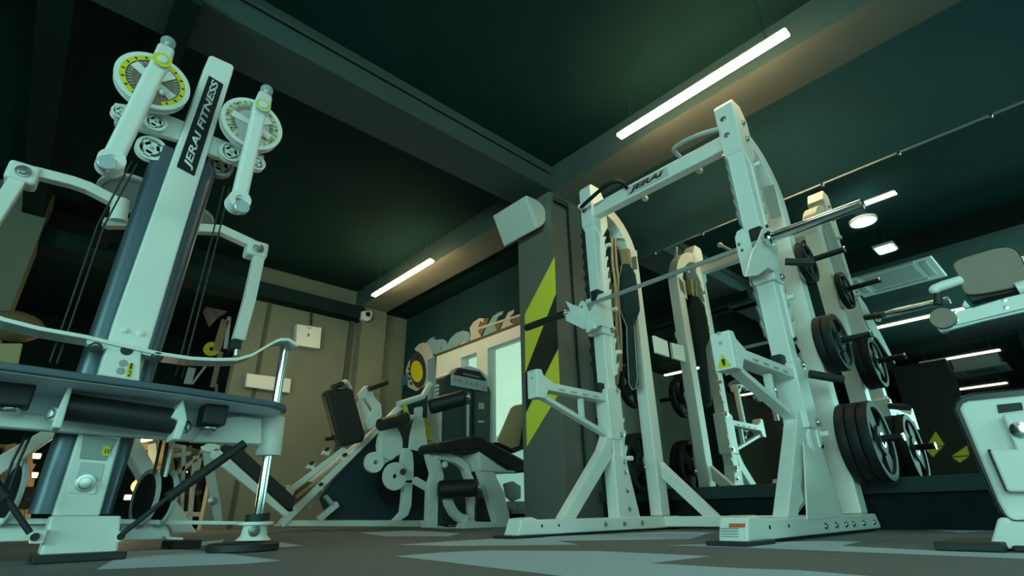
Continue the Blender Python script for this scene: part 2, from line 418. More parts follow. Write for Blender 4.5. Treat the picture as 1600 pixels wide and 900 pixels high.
# guide tubes either side
for nm, (a, c), r in (('guide_tube', ((259, 236), (70, 803)), .043), ('guide_tube', ((321, 264), (150, 803)), .043)):
    p, q = pY(*a, 2.29), pY(*c, 2.29)
    MB().cyl(p, q, r, 28).build(nm, TUBE, ft)
    # thin pale rear edge strip
for pl in ([(243, 250), (247, 237), (70, 700), (60, 700)],):
    pass
# name plate
npq = [(326.5, 117.5), (349.5, 131.5), (304, 275), (276, 260)]
npl = MB().poly_prism(qY(npq, Y0-.004), (0, .005, 0)).build('name_plate', mat('name_plate_black', (.008, .012, .012), .35), ft, .003)
A = pY(283, 261, Y0-.005); B = pY(328, 125, Y0-.005); Cc = pY(302, 268, Y0-.005)
text_on('JERAI FITNESS', pY(300.5, 267, Y0-.006), pY(345.5, 131, Y0-.006)-pY(300.5, 267, Y0-.006), pY(285, 260, Y0-.006)-pY(300.5, 267, Y0-.006), (0, -1, 0), 1, mat('plate_lettering', (.8, .82, .8), .4), 'lettering', npl, bold=.025, shear=.25)
# crosshead plates carrying the pulleys
slabY([(179, 160), (234.7, 168), (290, 190), (279, 218), (218.7, 201), (180, 192)], Y0+.03, .03).build('crosshead_plate', WHITE, ft, .004)
slabY([(330, 210.7), (372, 228), (413, 243), (412, 262), (372, 257), (322, 238)], Y0+.03, .03).build('crosshead_plate', WHITE, ft, .004)
def pulley(c, axis, R, t, parent, m=WHITE, back=None):
    axis = Vector(axis).normalized(); c = Vector(c); a = axis.orthogonal().normalized(); bb = axis.cross(a)
    s = MB(); s.annulus(c, axis, R*.74, R, t*.25, 36); s.annulus(c+axis*t*.75, axis, R*.74, R, t*.25, 36)
    s.annulus(c+axis*t*.2, axis, R*.73, R*.84, t*.6, 36)
    s.lathe(c, axis, [(0, 0), (R*.52, 0), (R*.52, t*.9), (0, t*.9)], 24)
    for k in range(3):
        th = 2*math.pi*k/3+.5; d = a*math.cos(th)+bb*math.sin(th); e = axis.cross(d)
        s.poly_prism([c+d*R*.3-e*R*.20, c+d*R*.8-e*R*.22, c+d*R*.8+e*R*.22, c+d*R*.3+e*R*.20], axis*t*.9)
    o = s.build('pulley', m, parent)
    bolt('pulley_bolt', c-axis*.0, -axis, R*.10, o, WHITE2)
    return o
def pr(cx, cy, Y, hw):  # world radius for a pixel half width
    return abs((pY(cx+hw, cy, Y)-pY(cx-hw, cy, Y)).x)/2
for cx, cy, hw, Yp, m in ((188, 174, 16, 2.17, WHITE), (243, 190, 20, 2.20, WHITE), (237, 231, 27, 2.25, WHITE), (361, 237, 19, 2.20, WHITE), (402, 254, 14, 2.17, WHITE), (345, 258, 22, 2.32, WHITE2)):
    R = pr(cx, cy, Yp, hw)*1.02; pulley(pY(cx, cy, Yp), (0, 1, 0), R, .03, ft, m)
def dial(cx, cy, hw, Yd, hub, knob, arm0, arm1, hand, first):
    """big numbered disc with swing arm"""
    R = pr(cx, cy, Yd, hw)*1.0; c = pY(cx, cy, Yd)
    s = MB(); s.annulus(c, (0, 1, 0), R*.86, R, .012, 56); s.annulus(c+V(0, .03, 0), (0, 1, 0), R*.80, R*.98, .012, 56)
    s.annulus(c+V(0, .012, 0), (0, 1, 0), R*.80, R*.88, .02, 56)
    o = s.build('cable_disc', WHITE, ft, .001)
    MB().annulus(c+V(0, .006, 0), (0, 1, 0), R*.02, R*.87, .004, 48).build('disc_face', BROWNP if first else mat('pale_disc_face', (.5, .5, .5), .3, noise=.2, nscale=12), o)
    # white cast sector
    s = MB()
    for th in ((-.5, .9, 2.6) if first else (-.4, .7, 1.6, 3.0)):
        e = V(math.cos(th), 0, math.sin(th)); q = V(-math.sin(th), 0, math.cos(th))
        s.poly_prism([c+V(0, .001, 0)+e*R*.1-q*R*.10, c+V(0, .001, 0)+e*R*.68-q*R*.14, c+V(0, .001, 0)+e*R*.68+q*R*.14, c+V(0, .001, 0)+e*R*.1+q*R*.10], (0, .004, 0))
    s.build('disc_spoke', WHITE, o)
    yb = MB(); nb = MB(); marks = []
    for k in range(44):
        th = math.radians(-62+k*7.0 if first else -62+k*7.0)
        if math.degrees(th) % 360 > 300 and math.degrees(th) % 360 < 299: continue
        e0 = V(math.cos(th), 0, math.sin(th)); th1 = th+math.radians(7.05); e1 = V(math.cos(th1), 0, math.sin(th1))
        if not first and k % 2: continue
        yb.poly_prism([c+e0*R*.72, c+e0*R*.86, c+e1*R*.86, c+e1*R*.72], (0, .004, 0))
        if k % 3 == 1:
            em = (e0+e1).normalized(); q = V(-em.z, 0, em.x)
            marks.append(len(yb.bm.faces)); yb.poly_prism([c+V(0, -.001, 0)+em*R*.75-q*.004, c+V(0, -.001, 0)+em*R*.83-q*.004, c+V(0, -.001, 0)+em*R*.83+q*.003, c+V(0, -.001, 0)+em*R*.75+q*.003], (0, .002, 0))
    yb.bm.faces.ensure_lookup_table()
    for i0 in marks:
        for f0 in yb.bm.faces[i0:i0+6]: f0.material_index = 1
    y = yb.build('number_ring', [YELLOW if first else mat('pale_yellow_print', (.62, .62, .25), .5), HAZB], o)
    s = MB()
    for th in [math.radians(a) for a in range(-40, 230, 9)]:
        e = V(math.cos(th), 0, math.sin(th)); q = V(-math.sin(th), 0, math.cos(th))
        s.poly_prism([c+V(0, .002, 0)+e*R*.56-q*.003, c+V(0, .002, 0)+e*R*.68-q*.003, c+V(0, .002, 0)+e*R*.68+q*.003, c+V(0, .002, 0)+e*R*.56+q*.003], (0, .002, 0))
    s.build('selector_slot', GREYP if first else BROWNP, o)
    # arm
    Ya = Yd-.10
    a0, a1 = pY(*arm0, Ya), pY(*arm1, Ya-.02)
    am = MB(); am.rtube([a0, a1], .062 if first else .056, .05, (0, 1, 0)); arm = am.build('swing_arm', WHITE, ft, .014, 4)
    MB().lathe(a1+V(0, -.03, 0), (0, 1, 0), [(.018, 0), (.040, 0), (.042, .06), (.018, .06)], 28).build('arm_end_ring', WHITE, arm)
    h = pY(*hand, Ya-.06)
    MB().cyl(a1, h, .022, 20).build('handle_shaft', STEEL, arm)
    MB().lathe(h, (0, -1, 0), [(0, 0), (.026, 0), (.027, .003), (.027, .020), (.024, .023), (0, .023)], 24).build('end_cap', mat('satin_cap', (.55, .62, .68), .35, metal=.4), arm)
    hb = pY(*hub, Ya-.03)
    # carrier bracket
    k0 = pY(*knob, Ya+.04); br = MB(); br.rtube([k0+(hb-k0)*.30, hb, a0+(a1-a0)*.06], .058, .03, (0, 1, 0)); br.build('pivot_bracket', WHITE, arm, .012, 3)
    MB().lathe(hb+V(0, -.016, 0), (0, -1, 0), [(0, 0), (.031, 0), (.031, .004), (0, .005)], 28).build('pivot_cap', YELLOW if first else mat('pale_yellow_print', (.5, .55, .2), .5), arm)
    MB().lathe(hb+V(0, -.021, 0), (0, -1, 0), [(0, 0), (.018, 0), (.016, .004), (0, .006)], 20).build('pivot_bolt', PLAST, arm)
    MB().lathe(k0+(hb-k0)*.28, k0-hb, [(0, 0), (.010, 0), (.012, .03), (.026, .035), (.027, .05), (.02, .056), (0, .057)], 20).build('pull_pin', mat('satin_cap', (.55, .62, .68), .35, metal=.4), arm)
    # little pin rack next to the arm
    s = MB()
    for k in range(4): s.sphere(c+V(R*(-.05+.12*k), -.01, -R*(.05+.1*k)), .012)
    s.build('detent_pin', PLAST, o)
dial(240, 126, 67, 2.12, (252, 98), (263, 66), (243, 112), (173, 255), (166, 258), True)
dial(395, 193, 52, 2.12, (409, 168), (417, 141), (405, 175), (372, 316), (376, 326), False)
# rear arms
RY = 2.75
def rearm(path, drop, node, disc, hw, side, foot=None):
    pts = [pY(x, y, RY) for x, y in path]
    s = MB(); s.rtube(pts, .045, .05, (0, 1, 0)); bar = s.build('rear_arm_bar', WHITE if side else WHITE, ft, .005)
    d = [pY(x, y, RY-.01) for x, y in drop]
    MB().rtube(d, .055, .05, (0, 1, 0)).build('drop_arm', WHITE, bar, .005)
    n = pY(*node, RY-.04)
    MB().box(n-V(.052, 0, .045), n+V(.052, .09, .045)).build('arm_joint', WHITE, bar, .014, 3)
    bolt('joint_bolt', n+V(0, -.001, 0), (0, -1, 0), .018, bar)
    if disc:
        c = pY(*disc, RY+.12); R = pr(*disc, RY+.12, hw)
        s = MB(); ax = (0, .25, 1)
        s.annulus(c, ax, R*.84, R, .02, 48); s.lathe(c, ax, [(0, .004), (R*.85, .004), (R*.85, .012), (0, .012)], 48)
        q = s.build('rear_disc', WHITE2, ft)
        for k in range(3):
            pass
    return bar
rearm([(52, 270), (112, 285), (138, 294), (188, 320)], [(28, 282), (-30, 372)], (36, 268), (202, 306), 56, 0)
rearm([(308, 358), (345, 360), (402, 386)], [(406, 392), (389, 470), (372, 532)], (404, 388), (300, 345), 36, 1)
s = MB(); s.cyl(pY(189, 313, RY), pY(184, 346, RY), .035, 20); s.build('pivot_post', WHITE, ft)
slabY([(163, 339), (212, 341), (210, 353), (170, 353), (160, 347)], RY, .05).build('rear_link', WHITE2, ft, .004)
s = slabY([(362, 530), (378, 533), (377, 545), (360, 544)], RY-.02, .06); s.build('arm_stop', RUBBER, ft, .003)
s = MB(); s.cyl(pY(370, 544, RY), pY(369, 556, RY), .014, 12); s.build('stop_bolt', STEEL, ft)
# curved guard strip
top = [(-90, 462), (-40, 480), (8, 496), (63, 510), (135, 523), (177, 533), (253, 550), (300, 557), (338, 559), (372, 558.5), (395, 552), (415, 540), (431, 531), (440, 528), (452, 528), (466, 537)]
gp = qY(top, 2.12); off = V(0, 0, -.018)
b = MB(); loops = []
for p in gp: loops.append([p, p+V(0, .10, 0), p+V(0, .10, -.013), p+V(0, 0, -.013)])
b.ring(loops); b.build('guard_strip', WHITE, ft, .002)
slabY([(135, 529), (182, 537), (180, 547), (150, 543), (137, 537)], 2.13, .03).build('guard_tab', WHITE, ft, .002)
slabY([(222, 545), (250, 550), (259, 555), (250, 560), (222, 553)], 2.13, .03).build('guard_tab', WHITE, ft, .002)
for q in ((149, 543), (245, 558)): bolt('guard_bolt', pY(*q, 2.13), (0, -1, -.6), .013, ft)
for q in ((194, 516), (220, 521)): bolt('column_bolt', pY(*q, Y0), (0, -1, 0), .009, ft, WHITE)
# seat carriage bracket with number sticker
cb = slabY([(181, 535), (222, 541), (218, 596), (154, 586), (166, 545), (178, 545)], 2.13, .10).build('carriage_bracket', WHITE, ft, .004)
for q, r, m in (((198, 547), .018, HAZB), ((192.5, 567.5), .012, GREYP), ((188.5, 579.5), .012, GREYP)):
    MB().lathe(pY(*q, 2.13), (0, -1, 0), [(0, 0), (r, 0), (r, .002), (0, .003)], 20).build('adjustment_hole', m, cb)
st = slabY([(200, 567), (208, 568.5), (204, 590), (196.5, 589)], 2.128, .002).build('number_sticker', YELLOW, cb)
text_on('1', pY(202, 576, 2.126), pY(205, 576.5, 2.126)-pY(202, 576, 2.126), V(0, 0, .02), (0, -1, 0), 1, HAZB, 'number', st, bold=.02)
text_on('2', pY(199, 587.5, 2.126), pY(203, 588, 2.126)-pY(199, 587.5, 2.126), V(0, 0, .02), (0, -1, 0), 1, HAZB, 'number', st, bold=.02)
# platform
PZ = .475
def edge(pts): return pts+[(pZ(x, y, PZ).x, pZ(x, y, PZ).y) for x, y in []]
near = [pZ(x, y, PZ) for x, y in ((-160, 556), (0, 577), (150, 597), (295, 616), (430, 636), (445, 641), (447, 646))]
xr = pZ(447, 646, PZ).x
back = [V(xr-.03, 2.30, PZ), V(-.60, 2.30, PZ)]
MB().poly_prism(near+back, (0, 0, .021)).build('platform', PLATF, ft, .004)
cen = sum((p for p in near+back), V(0, 0, 0))/9
MB().poly_prism([p+V(-.012 if p.x > 0 else .0, .016 if p.y < 2.2 else -.01, -.003) for p in near+back], (0, 0, .004)).build('platform_underboard', UNDER, ft)
MB().poly_prism([V(-.60, 2.185, PZ), V(.66, 2.185, PZ), V(.66, 2.185, .40), V(-.60, 2.185, .40)], (0, .01, 0)).build('apron', UNDER, ft)
slabY([(-120, 628), (0, 641), (200, 660), (330, 668), (405, 662), (405, 697), (320, 690), (270, 687), (0, 667), (-120, 657)], 2.16, .05).build('platform_beam', WHITE, ft, .006)
slabY([(330, 655), (375, 650), (409, 655), (409, 694), (300, 690)], 2.14, .05).build('beam_gusset', WHITE, ft, .004)
# posts
def vpost(name, a, c, Y, r, m, n=24): return MB().cyl(pY(*a, Y), pY(*c, Y), r, n).build(name, m, ft)
PYY = 2.2
pa, pb_ = pY(446, 536, PYY), pY(403.5, 806, PYY)
MB().cyl(pa, pb_, .0165, 28).build('chrome_post', CHROME, ft)
MB().cyl(pY(426, 652, PYY), pY(418.5, 712, PYY), .047, 32).build('post_sleeve', WHITE, ft)
MB().cyl(pY(403, 803, PYY), pY(402, 815, PYY), .042, 28).build('post_collar', RUBBER, ft)
fc = pY(400, 816, PYY); fz = fc.z
s = MB(); s.lathe((fc.x, PYY, 0), (0, 0, 1), [(0, .035), (.060, .035), (.045, .05), (.04, fz-.012), (.062, fz-.008), (.062, fz+.002), (0, fz+.002)], 32); s.build('post_foot', WHITE, ft)
s = MB(); s.lathe((fc.x-.03, PYY, 0), (0, 0, 1), [(0, 0), (.115, 0), (.12, .004), (.12, .024), (.11, .028), (0, .028)], 36); s.build('rubber_foot', RUBBER, ft)
bolt('foot_bolt', pY(397, 829, PYY-.045), (0, -1, 0), .014, ft)
# pad roller with brackets
MB().cyl(pY(94, 634, 2.06), pY(283, 660, 2.06), .040, 28).build('roller_pad', BLACK, ft)
slabY([(108, 600), (115, 601), (96, 669), (82, 668), (84, 655)], 2.0, .11).build('roller_bracket', WHITE, ft, .004)
slabY([(287, 622), (293, 656), (282, 687), (270, 686), (279.5, 657), (268, 652)], 2.0, .11).build('roller_bracket', WHITE, ft, .004)
for q in ((82, 647), (291, 667)): bolt('roller_bolt', pY(*q, 2.03), (1 if q[0] > 200 else -1, -1, 0), .014, ft)
for pl, bq in (([(-30, 584), (61, 591), (46, 635), (-40, 630)], (15, 645)), ([(323, 629), (359, 632), (352.5, 665), (316, 661)], (325, 674))):
    o = slabY(pl, 2.02, .10).build('rubber_block', RUBBER, ft, .006, 3)
    c = pY(*bq, 2.07); s = MB(); s.lathe(c, (0, 0, 1), [(0, 0), (.022, 0), (.026, .006), (.026, .012), (0, .012)], 20); s.build('block_bolt', STEEL, o)
# base
slabY([(80, 806), (190, 806), (184, 864), (61, 869)], 2.17, .13).build('base_box', WHITE, ft, .006)
slabY([(48, 867), (194, 865), (194, 879), (48, 884)], 2.13, .22)
b = MB(); b.box((pY(50, 870, 2.15).x, 2.10, 0), (pY(193, 870, 2.15).x, 2.34, .022)); b.build('rubber_foot', RUBBER, ft, .004)
for pl, h in (([(50, 829), (76, 827), (68, 850), (44, 850)], (54.5, 839)), ([(184, 836), (190, 829), (196, 830), (194, 843), (188, 848), (183, 848)], (189, 838))):
    o = slabY(pl, 2.15, .03).build('strut_lug', WHITE, ft, .004)
    MB().lathe(pY(*h, 2.15), (0, -1, 0), [(0, 0), (.011, 0), (.011, .006), (0, .006)], 14).build('lug_pin', HAZB, o)
slabY([(-120, 808), (80, 810), (190, 811), (388, 815), (386, 820), (190, 819), (80, 819), (-120, 818)], 2.32, .07).build('base_plate', WHITE, ft, .002)
slabY([(-100, 819), (78, 819), (62, 845), (-100, 850)], 2.36, .10).build('base_rail', WHITE, ft, .004)
slabY([(188, 811), (258, 813), (268, 842), (190, 845)], 2.36, .10).build('base_rail', WHITE, ft, .004)
slabY([(258, 838), (286, 840), (286, 843.5), (262, 843)], 2.30, .10).build('base_flange', WHITE, ft, .001)
slabY([(204, 684), (217, 684), (241, 726), (308, 833), (270, 833), (205, 712)], 2.62, .05).build('rear_stay', WHITE, ft, .004)
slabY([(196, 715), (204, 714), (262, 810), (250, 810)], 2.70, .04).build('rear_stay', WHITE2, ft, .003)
slabY([(-40, 736), (0, 711), (74, 668), (90, 680), (0, 742), (-40, 768)], 2.62, .05).build('rear_stay', WHITE, ft, .004)
b = MB(); p_ = pY(268, 840, 2.62); q_ = pY(313, 840, 2.62); b.box((p_.x, 2.58, 0), (q_.x, 2.78, .03)); b.build('rubber_foot', RUBBER, ft, .004)
# recess with window and bolt in the lower column
rc = slabY([(130, 679), (184, 686), (166, 720), (124, 717)], Y0-.002, .004).build('recess_panel', mat('recess_grey', (.22, .25, .25), .25), ft, .002)
slabY([(126, 722), (164, 725), (158, 751), (118, 748)], Y0-.002, .004).build('recess_panel', mat('recess_light', (.5, .55, .54), .3), ft, .002)
bo = slabY([(109, 755), (152, 757), (150, 770), (147, 773), (109, 771), (106, 768)], Y0-.004, .006).build('anchor_plate', WHITE, ft, .002)
bolt('anchor_bolt', pY(133, 755, Y0-.004), (0, -1, 0), .018, bo)
st = slabY([(161, 696), (173, 698), (170, 713), (159, 711)], Y0-.006, .003).build('number_sticker', YELLOW, ft)
text_on('11', pY(163, 708, Y0-.007), pY(168.5, 709, Y0-.007)-pY(163, 708, Y0-.007), V(0, 0, .014), (0, -1, 0), 1, HAZB, 'number', st, bold=.02)
# gas struts
for a, m_, c in (((382, 693), (262, 778), (190, 835)), ((-30, 730), (20, 790), (50, 835))):
    Ys = 2.10
    if a[0] < 0: a, m_, c = (-80, 680), (10, 778), (47, 833)
    o = MB().cyl(pY(*a, Ys), pY(*m_, Ys), .0155, 16).build('gas_strut', RUBBER, ft)
    MB().cyl(pY(*m_, Ys), pY(*c, Ys), .008, 12).build('strut_rod', RUBBER, o)
    MB().cyl(pY(m_[0]+(a[0]-m_[0])*.06, m_[1]+(a[1]-m_[1])*.06, Ys), pY(*m_, Ys), .018, 16).build('strut_cap', RUBBER, o)
# low pulleys
for px_, ct in (((224, 778), .012), ((252, 778), .012), ((14, 770), .012)):
    c = pY(*px_, 2.35)
    s = MB(); s.annulus(c, (1, .25, 0), .082, .098, .010, 40); o = s.build('pulley_guard', WHITE2, ft)
    MB().lathe(c+V(.002, 0, 0), (1, .25, 0), [(0, 0), (.083, 0), (.083, .006), (0, .006)], 40).build('low_pulley', IRON, ft)
# cables
def cable(pts, Y, r=.0032, m=RUBBER, name='cable'):
    return MB().tube([pY(x, y, Y) for x, y in pts], r, 8).build(name, m, ft)
cable([(206, 252), (153, 350), (78, 566)], 2.24); cable([(214, 256), (163, 352), (89, 568)], 2.24)
cable([(359, 292), (340, 372), (284, 590)], 2.24); cable([(350, 290), (331, 372), (274, 588)], 2.24)
cable([(44, 674), (20, 720), (2, 770)], 2.3, .004); cable([(50, 676), (30, 720), (14, 768)], 2.3, .004)
cable([(252, 688), (240, 742)], 2.3, .005); cable([(262, 690), (252, 744)], 2.3, .006)
cable([(271, 690), (258, 745)], 2.28, .006, PLAST, 'guide_rod')

# ================================================================== POWER RACK
rk = thing('power_rack', 'white power rack with barbell hooks and curved rear uprights before the mirror', 'exercise machine', (2.6, 1.45, 0))
RYa, RYb, LYa, LYb = .872, .965, 1.965, 2.05
TOP = 2.27
for ya, yb, nm in ((RYa, RYb, 'front_upright'), (LYa, LYb, 'front_upright')):
    MB().box((2.60, ya, .10), (2.68, yb, TOP-.05)).build(nm, WHITE, rk, .006)
# caps at the head of the uprights
for ya, yb, zt in ((RYa-.01, RYb+.012, 2.36), (LYa-.01, LYb+.012, 2.33)):
    MB().poly_prism([(2.585, ya, 2.0), (2.585, ya, zt-.03), (2.60, ya, zt), (2.70, ya, zt), (2.76, ya, zt-.10), (2.76, ya, 2.02), (2.68, ya, 1.90)], (0, yb-ya, 0)).build('upright_head', WHITE, rk, .008)
for y, z in ((.93, 2.24), (.93, 2.12), (2.02, 2.12)): bolt('head_bolt', (2.585, y, z), (-1, 0, 0), .012, rk)
for z in (2.22, 2.10): bolt('head_bolt', (2.68, RYa-.012, z), (0, -1, 0), .012, rk)
# rear curved uprights
def rearup(yc, wy, z1):
    pts = [(3.065, yc, .08), (3.065, yc, z1)]
    cx, cz, R = 3.065-.36, z1, .36
    for k in range(1, 9):
        th = math.radians(k*9.5); pts.append((cx+R*math.cos(th), yc, cz+R*math.sin(th)*1.02))
    pts.append((2.70, yc, z1+.375))
    s = MB(); s.rtube(pts, .095, wy, (0, 1, 0)); return s.build('rear_upright', WHITE, rk, .006)
rearup(.918, .094, 1.78); rearup(2.005, .085, 1.82)
# crossbar with lettered plate and grips
MB().box((2.605, RYb, 2.055), (2.675, LYa, 2.155)).build('crossbar', WHITE, rk, .006)
cpl = MB().box((2.600, 1.34, 2.07), (2.606, 1.66, 2.14)).build('crossbar_plate', mat('plate_grey', (.55, .56, .56), .5), rk, .002)
text_on('JERAI', (2.599, 1.64, 2.078), (0, -.27, 0), (0, 0, .05), (-1, 0, 0), 1, mat('dark_red_print', (.05, .02, .02), .5), 'lettering', cpl, bold=.05, shear=.3)
def grip(pts, m, r=.014):
    return MB().tube(pts, r, 12).build('pull_up_grip', m, rk)
def sm(pts, n=6):
    out = []; P_ = [Vector(p) for p in pts]
    for i in range(len(P_)-1):
        p0, p1, p2, p3 = P_[max(i-1, 0)], P_[i], P_[i+1], P_[min(i+2, len(P_)-1)]
        for k in range(n):
            t = k/n; out.append(.5*((2*p1)+(p2-p0)*t+(2*p0-5*p1+4*p2-p3)*t*t+(3*p1-p0-3*p2+p3)*t**3))
    out.append(P_[-1]); return out
grip(sm([pX(908, 324, 2.52), pX(930, 304, 2.50), pX(950, 288, 2.50), pX(968, 284, 2.53), pX(980, 294, 2.60)]), IRON)
grip(sm([pX(1122, 202, 2.55), pX(1095, 210, 2.50), pX(1066, 223, 2.50), pX(1053, 234, 2.52), pX(1062, 245, 2.60)]), WHITE2)
for a, c in (((997, 300), (1007, 309)), ((1082, 256), (1092, 266))):
    MB().cyl(pX(*a, 2.70), pX(*c, 2.84), .013, 12).build('grip_end', WHITE2, rk); MB().sphere(pX(c[0]+1, c[1]+1, 2.84), .022).build('grip_cap', PLAST, rk)
MB().sphere(pX(906, 323, 2.52), .018).build('grip_cap', PLAST, rk)
# hooked plates (numbered notches) on both sides of the uprights
def hooks(y, th, z0, z1, n, xb, dirx, m, name='notched_plate'):
    """sawtooth strip in XZ at y; teeth point dirx"""
    pts = [(xb, y, z0), (xb, y, z1)]
    pz = (z1-z0)/n
    for k in range(n):
        zt = z1-k*pz
        pts += [(xb+dirx*.022, y, zt-.01), (xb+dirx*.052, y, zt+.012 if k else zt), (xb+dirx*.056, y, zt-.006), (xb+dirx*.036, y, zt-pz*.45), (xb+dirx*.030, y, zt-pz*.82)]
    return MB().poly_prism(pts, (0, th, 0)).build(name, m, rk)
for z0, z1, n in ((1.52, 1.99, 6), (.88, 1.20, 4), (.36, .52, 2)):
    hooks(RYa-.008, .008, z0, z1, n, 2.67, 1, WHITE)
    hooks(RYb, .008, z0, z1, n, 2.615, -1, STEEL)
for z0, z1, n in ((1.42, 1.93, 6), (.90, 1.24, 4), (.38, .64, 3)):
    hooks(LYa-.008, .008, z0, z1, n, 2.67, 1, WHITE)
    hooks(LYb, .008, z0, z1, n, 2.615, -1, IRON)
for ya in (RYa-.03, LYa-.03):
    for z in ((1.93, 1.47, 1.1, .42) if ya < 1.5 else (1.85, 1.36, 1.06, .40)):
        MB().cyl((2.715, ya+.03, z), (2.715, ya-.012, z), .014, 12).build('stop_knob', PLAST, rk)
# bar hooks
def jhook(yc, wy, z, rk=rk):
    o = MB().box((2.578, yc-.062, z-.185), (2.70, yc+.066, z+.085)).build('bar_hook', WHITE, rk, .006)
    ya = yc+.012
    MB().box((2.565, yc-.055, z+.05), (2.64, yc+.01, z+.125)).build('hook_bumper', RUBBER, o, .008)
    bolt('hook_bolt', (2.67, yc-.063, z-.15), (0, -1, 0), .014, o)
    return o
BZ = 1.352
jr, jl = jhook(.918, .15, BZ), jhook(2.01, .14, BZ)
slabY([(1176, 393), (1186, 374), (1192, 357), (1204, 355), (1213, 372), (1219, 418), (1212, 424), (1200, 418), (1185, 430), (1166, 432)], .846, .009).build('hook_side_plate', WHITE, jr, .002)
slabX([(1148, 372), (1151, 362), (1159, 357), (1167, 361), (1173, 380), (1188, 425), (1161, 431), (1152, 394)], 2.470, .012).build('hook_cradle', WHITE, jr, .002)
slabY([(921, 488), (928, 478), (936, 460), (950, 455), (953, 470), (955, 508), (950, 512), (940, 508), (928, 512), (917, 519)], 1.938, .009).build('hook_side_plate', WHITE, jl, .002)
slabX([(904, 476), (909, 469), (913, 472), (920, 488), (932, 512), (917, 520)], 2.470, .012).build('hook_cradle', WHITE, jl, .002)
slabX([(883, 470), (895, 476), (903, 478), (908, 489), (917, 514), (911, 514), (884, 501), (883, 493), (891, 486)], 2.455, .012).build('hook_cradle', WHITE, jl, .002)
for q, X_ in (((1155, 382), 2.470), ((1160, 391), 2.470), ((909, 480), 2.470)): bolt('hook_bolt', pX(*q, X_), (-1, 0, 0), .006, jr if q[0] > 1000 else jl)
MB().cyl((2.72, .835, 1.30), (2.78, .72, 1.27), .020, 14).build('hook_handle', RUBBER, rk)
# safety arms
def safety(y, w, zt, xt, front):
    s = MB()
    s.poly_prism([(xt, y, zt-.095), (xt, y, zt+.06), (xt+.04, y, zt+.065), (xt+.055, y, zt+.035), (xt+.13, y, zt), (2.58, y, zt), (2.58, y, zt-.045), (xt+.09, y, zt-.045), (xt+.06, y, zt-.095)], (0, w, 0))
    o = s.build('safety_arm', WHITE, rk, .004)
    MB().poly_prism([(xt+.08, y+w*.2, zt-.07), (2.575, y+w*.2, zt-.225), (2.575, y+w*.2, zt-.252), (xt+.07, y+w*.2, zt-.092)], (0, w*.6, 0)).build('arm_brace', WHITE, o, .003)
    MB().poly_prism([(2.36, y+w*.3, zt-.05), (2.385, y+w*.3, zt-.05), (2.385, y+w*.3, zt-.17), (2.36, y+w*.3, zt-.16)], (0, w*.4, 0)).build('arm_web', WHITE, o, .002)
    for xx in (2.15, 2.25, 2.35, 2.45): MB().box((xx, y-.001, zt-.036), (xx+.05, y+.002, zt-.026)).build('arm_slot', GREYP, o)
    MB().poly_prism([(2.575, y-.012, zt-.27), (2.71, y-.012, zt-.27), (2.71, y-.012, zt+.04), (2.66, y-.012, zt+.065), (2.575, y-.012, zt+.03)], (0, w+.024, 0)).build('arm_bracket', WHITE, o, .005)
    MB().box((2.555, y+w*.35, zt+.01), (2.62, y+w, zt+.075)).build('arm_bumper', RUBBER, o, .006)
    for z in (zt+.03, zt-.24): bolt('bracket_bolt', (2.68, y-.013, z), (0, -1, 0), .014, o)
    for z in (zt+.055, zt+.015): MB().lathe((xt-.001, y+w*.5, z), (-1, 0, 0), [(0, 0), (.008, 0), (.008, .001), (0, .001)], 12).build('arm_hole', WHITE2, o)
    return o
sa = safety(.872, .085, .71, 1.975, 1)
safety(1.968, .075, .775, 1.975, 0)
# warning triangle on the near arm tip
tri = MB().poly_prism([(1.973, .945, .625), (1.973, .887, .625), (1.973, .916, .68)], (-.001, 0, 0)).build('warning_sticker', YELLOW, sa)
MB().poly_prism([(1.9718, .920, .632), (1.9718, .911, .632), (1.9718, .908, .658), (1.9718, .923, .658)], (-.0008, 0, 0)).build('sticker_mark', HAZB, tri)
MB().cyl((2.71, .85, .70), (2.80, .74, .665), .020, 14).build('hook_handle', RUBBER, rk)
MB().cyl(pX(920, 727, 2.45), pX(945, 730, 2.55), .013, 12).build('side_peg', WHITE2, rk)
# feet
def foot(y, w, x0, x1):
    MB().poly_prism([(x0, y, .012), (x0+.03, y, .085), (x0+.10, y, .09), (x0+.14, y, .078), (x1-.03, y, .078), (x1, y, .03), (x1, y, .012)], (0, w, 0)).build('foot_rail', WHITE, rk, .006)
    MB().box((x0-.05, y-.02, 0), (x0+.16, y+w+.02, .014)).build('rubber_foot', RUBBER, rk, .003)
    MB().box((x0+.1, y+.02, 0), (x1-.02, y+w-.02, .013)).build('rail_underside', RUBBER, rk)
foot(.865, .10, 1.80, 3.23); foot(1.955, .10, 1.80, 3.23)
for x in (1.98, 2.14, 2.50, 2.62, 2.74, 2.84, 2.98, 3.14):
    if x < 2.2: MB().lathe((x, .864, .05), (0, -1, 0), [(0, 0), (.007, 0), (.007, .001), (0, .001)], 10).build('rail_hole', HAZB, rk)
    else: bolt('rail_bolt', (x, .865, .04), (0, -1, 0), .009, rk)
for x in (1.96, 2.08): MB().lathe((x, 1.954, .05), (0, -1, 0), [(0, 0), (.007, 0), (.007, .001), (0, .001)], 10).build('rail_hole', HAZB, rk)
for x in (2.45, 2.62, 2.79): bolt('rail_bolt', (x, 1.955, .045), (0, -1, 0), .009, rk)
wl = slabX([(1139, 818), (1163, 818), (1163, 824), (1139, 824)], 1.812, .01).build('warning_label', ORANGE, rk)
lt = MB()
for k in range(4): lt.box((1.799+.002*(4-k), .895, .050-k*.008), (1.83, .955, .052-k*.008))
lt.build('label_text_lines', GREYP, rk)
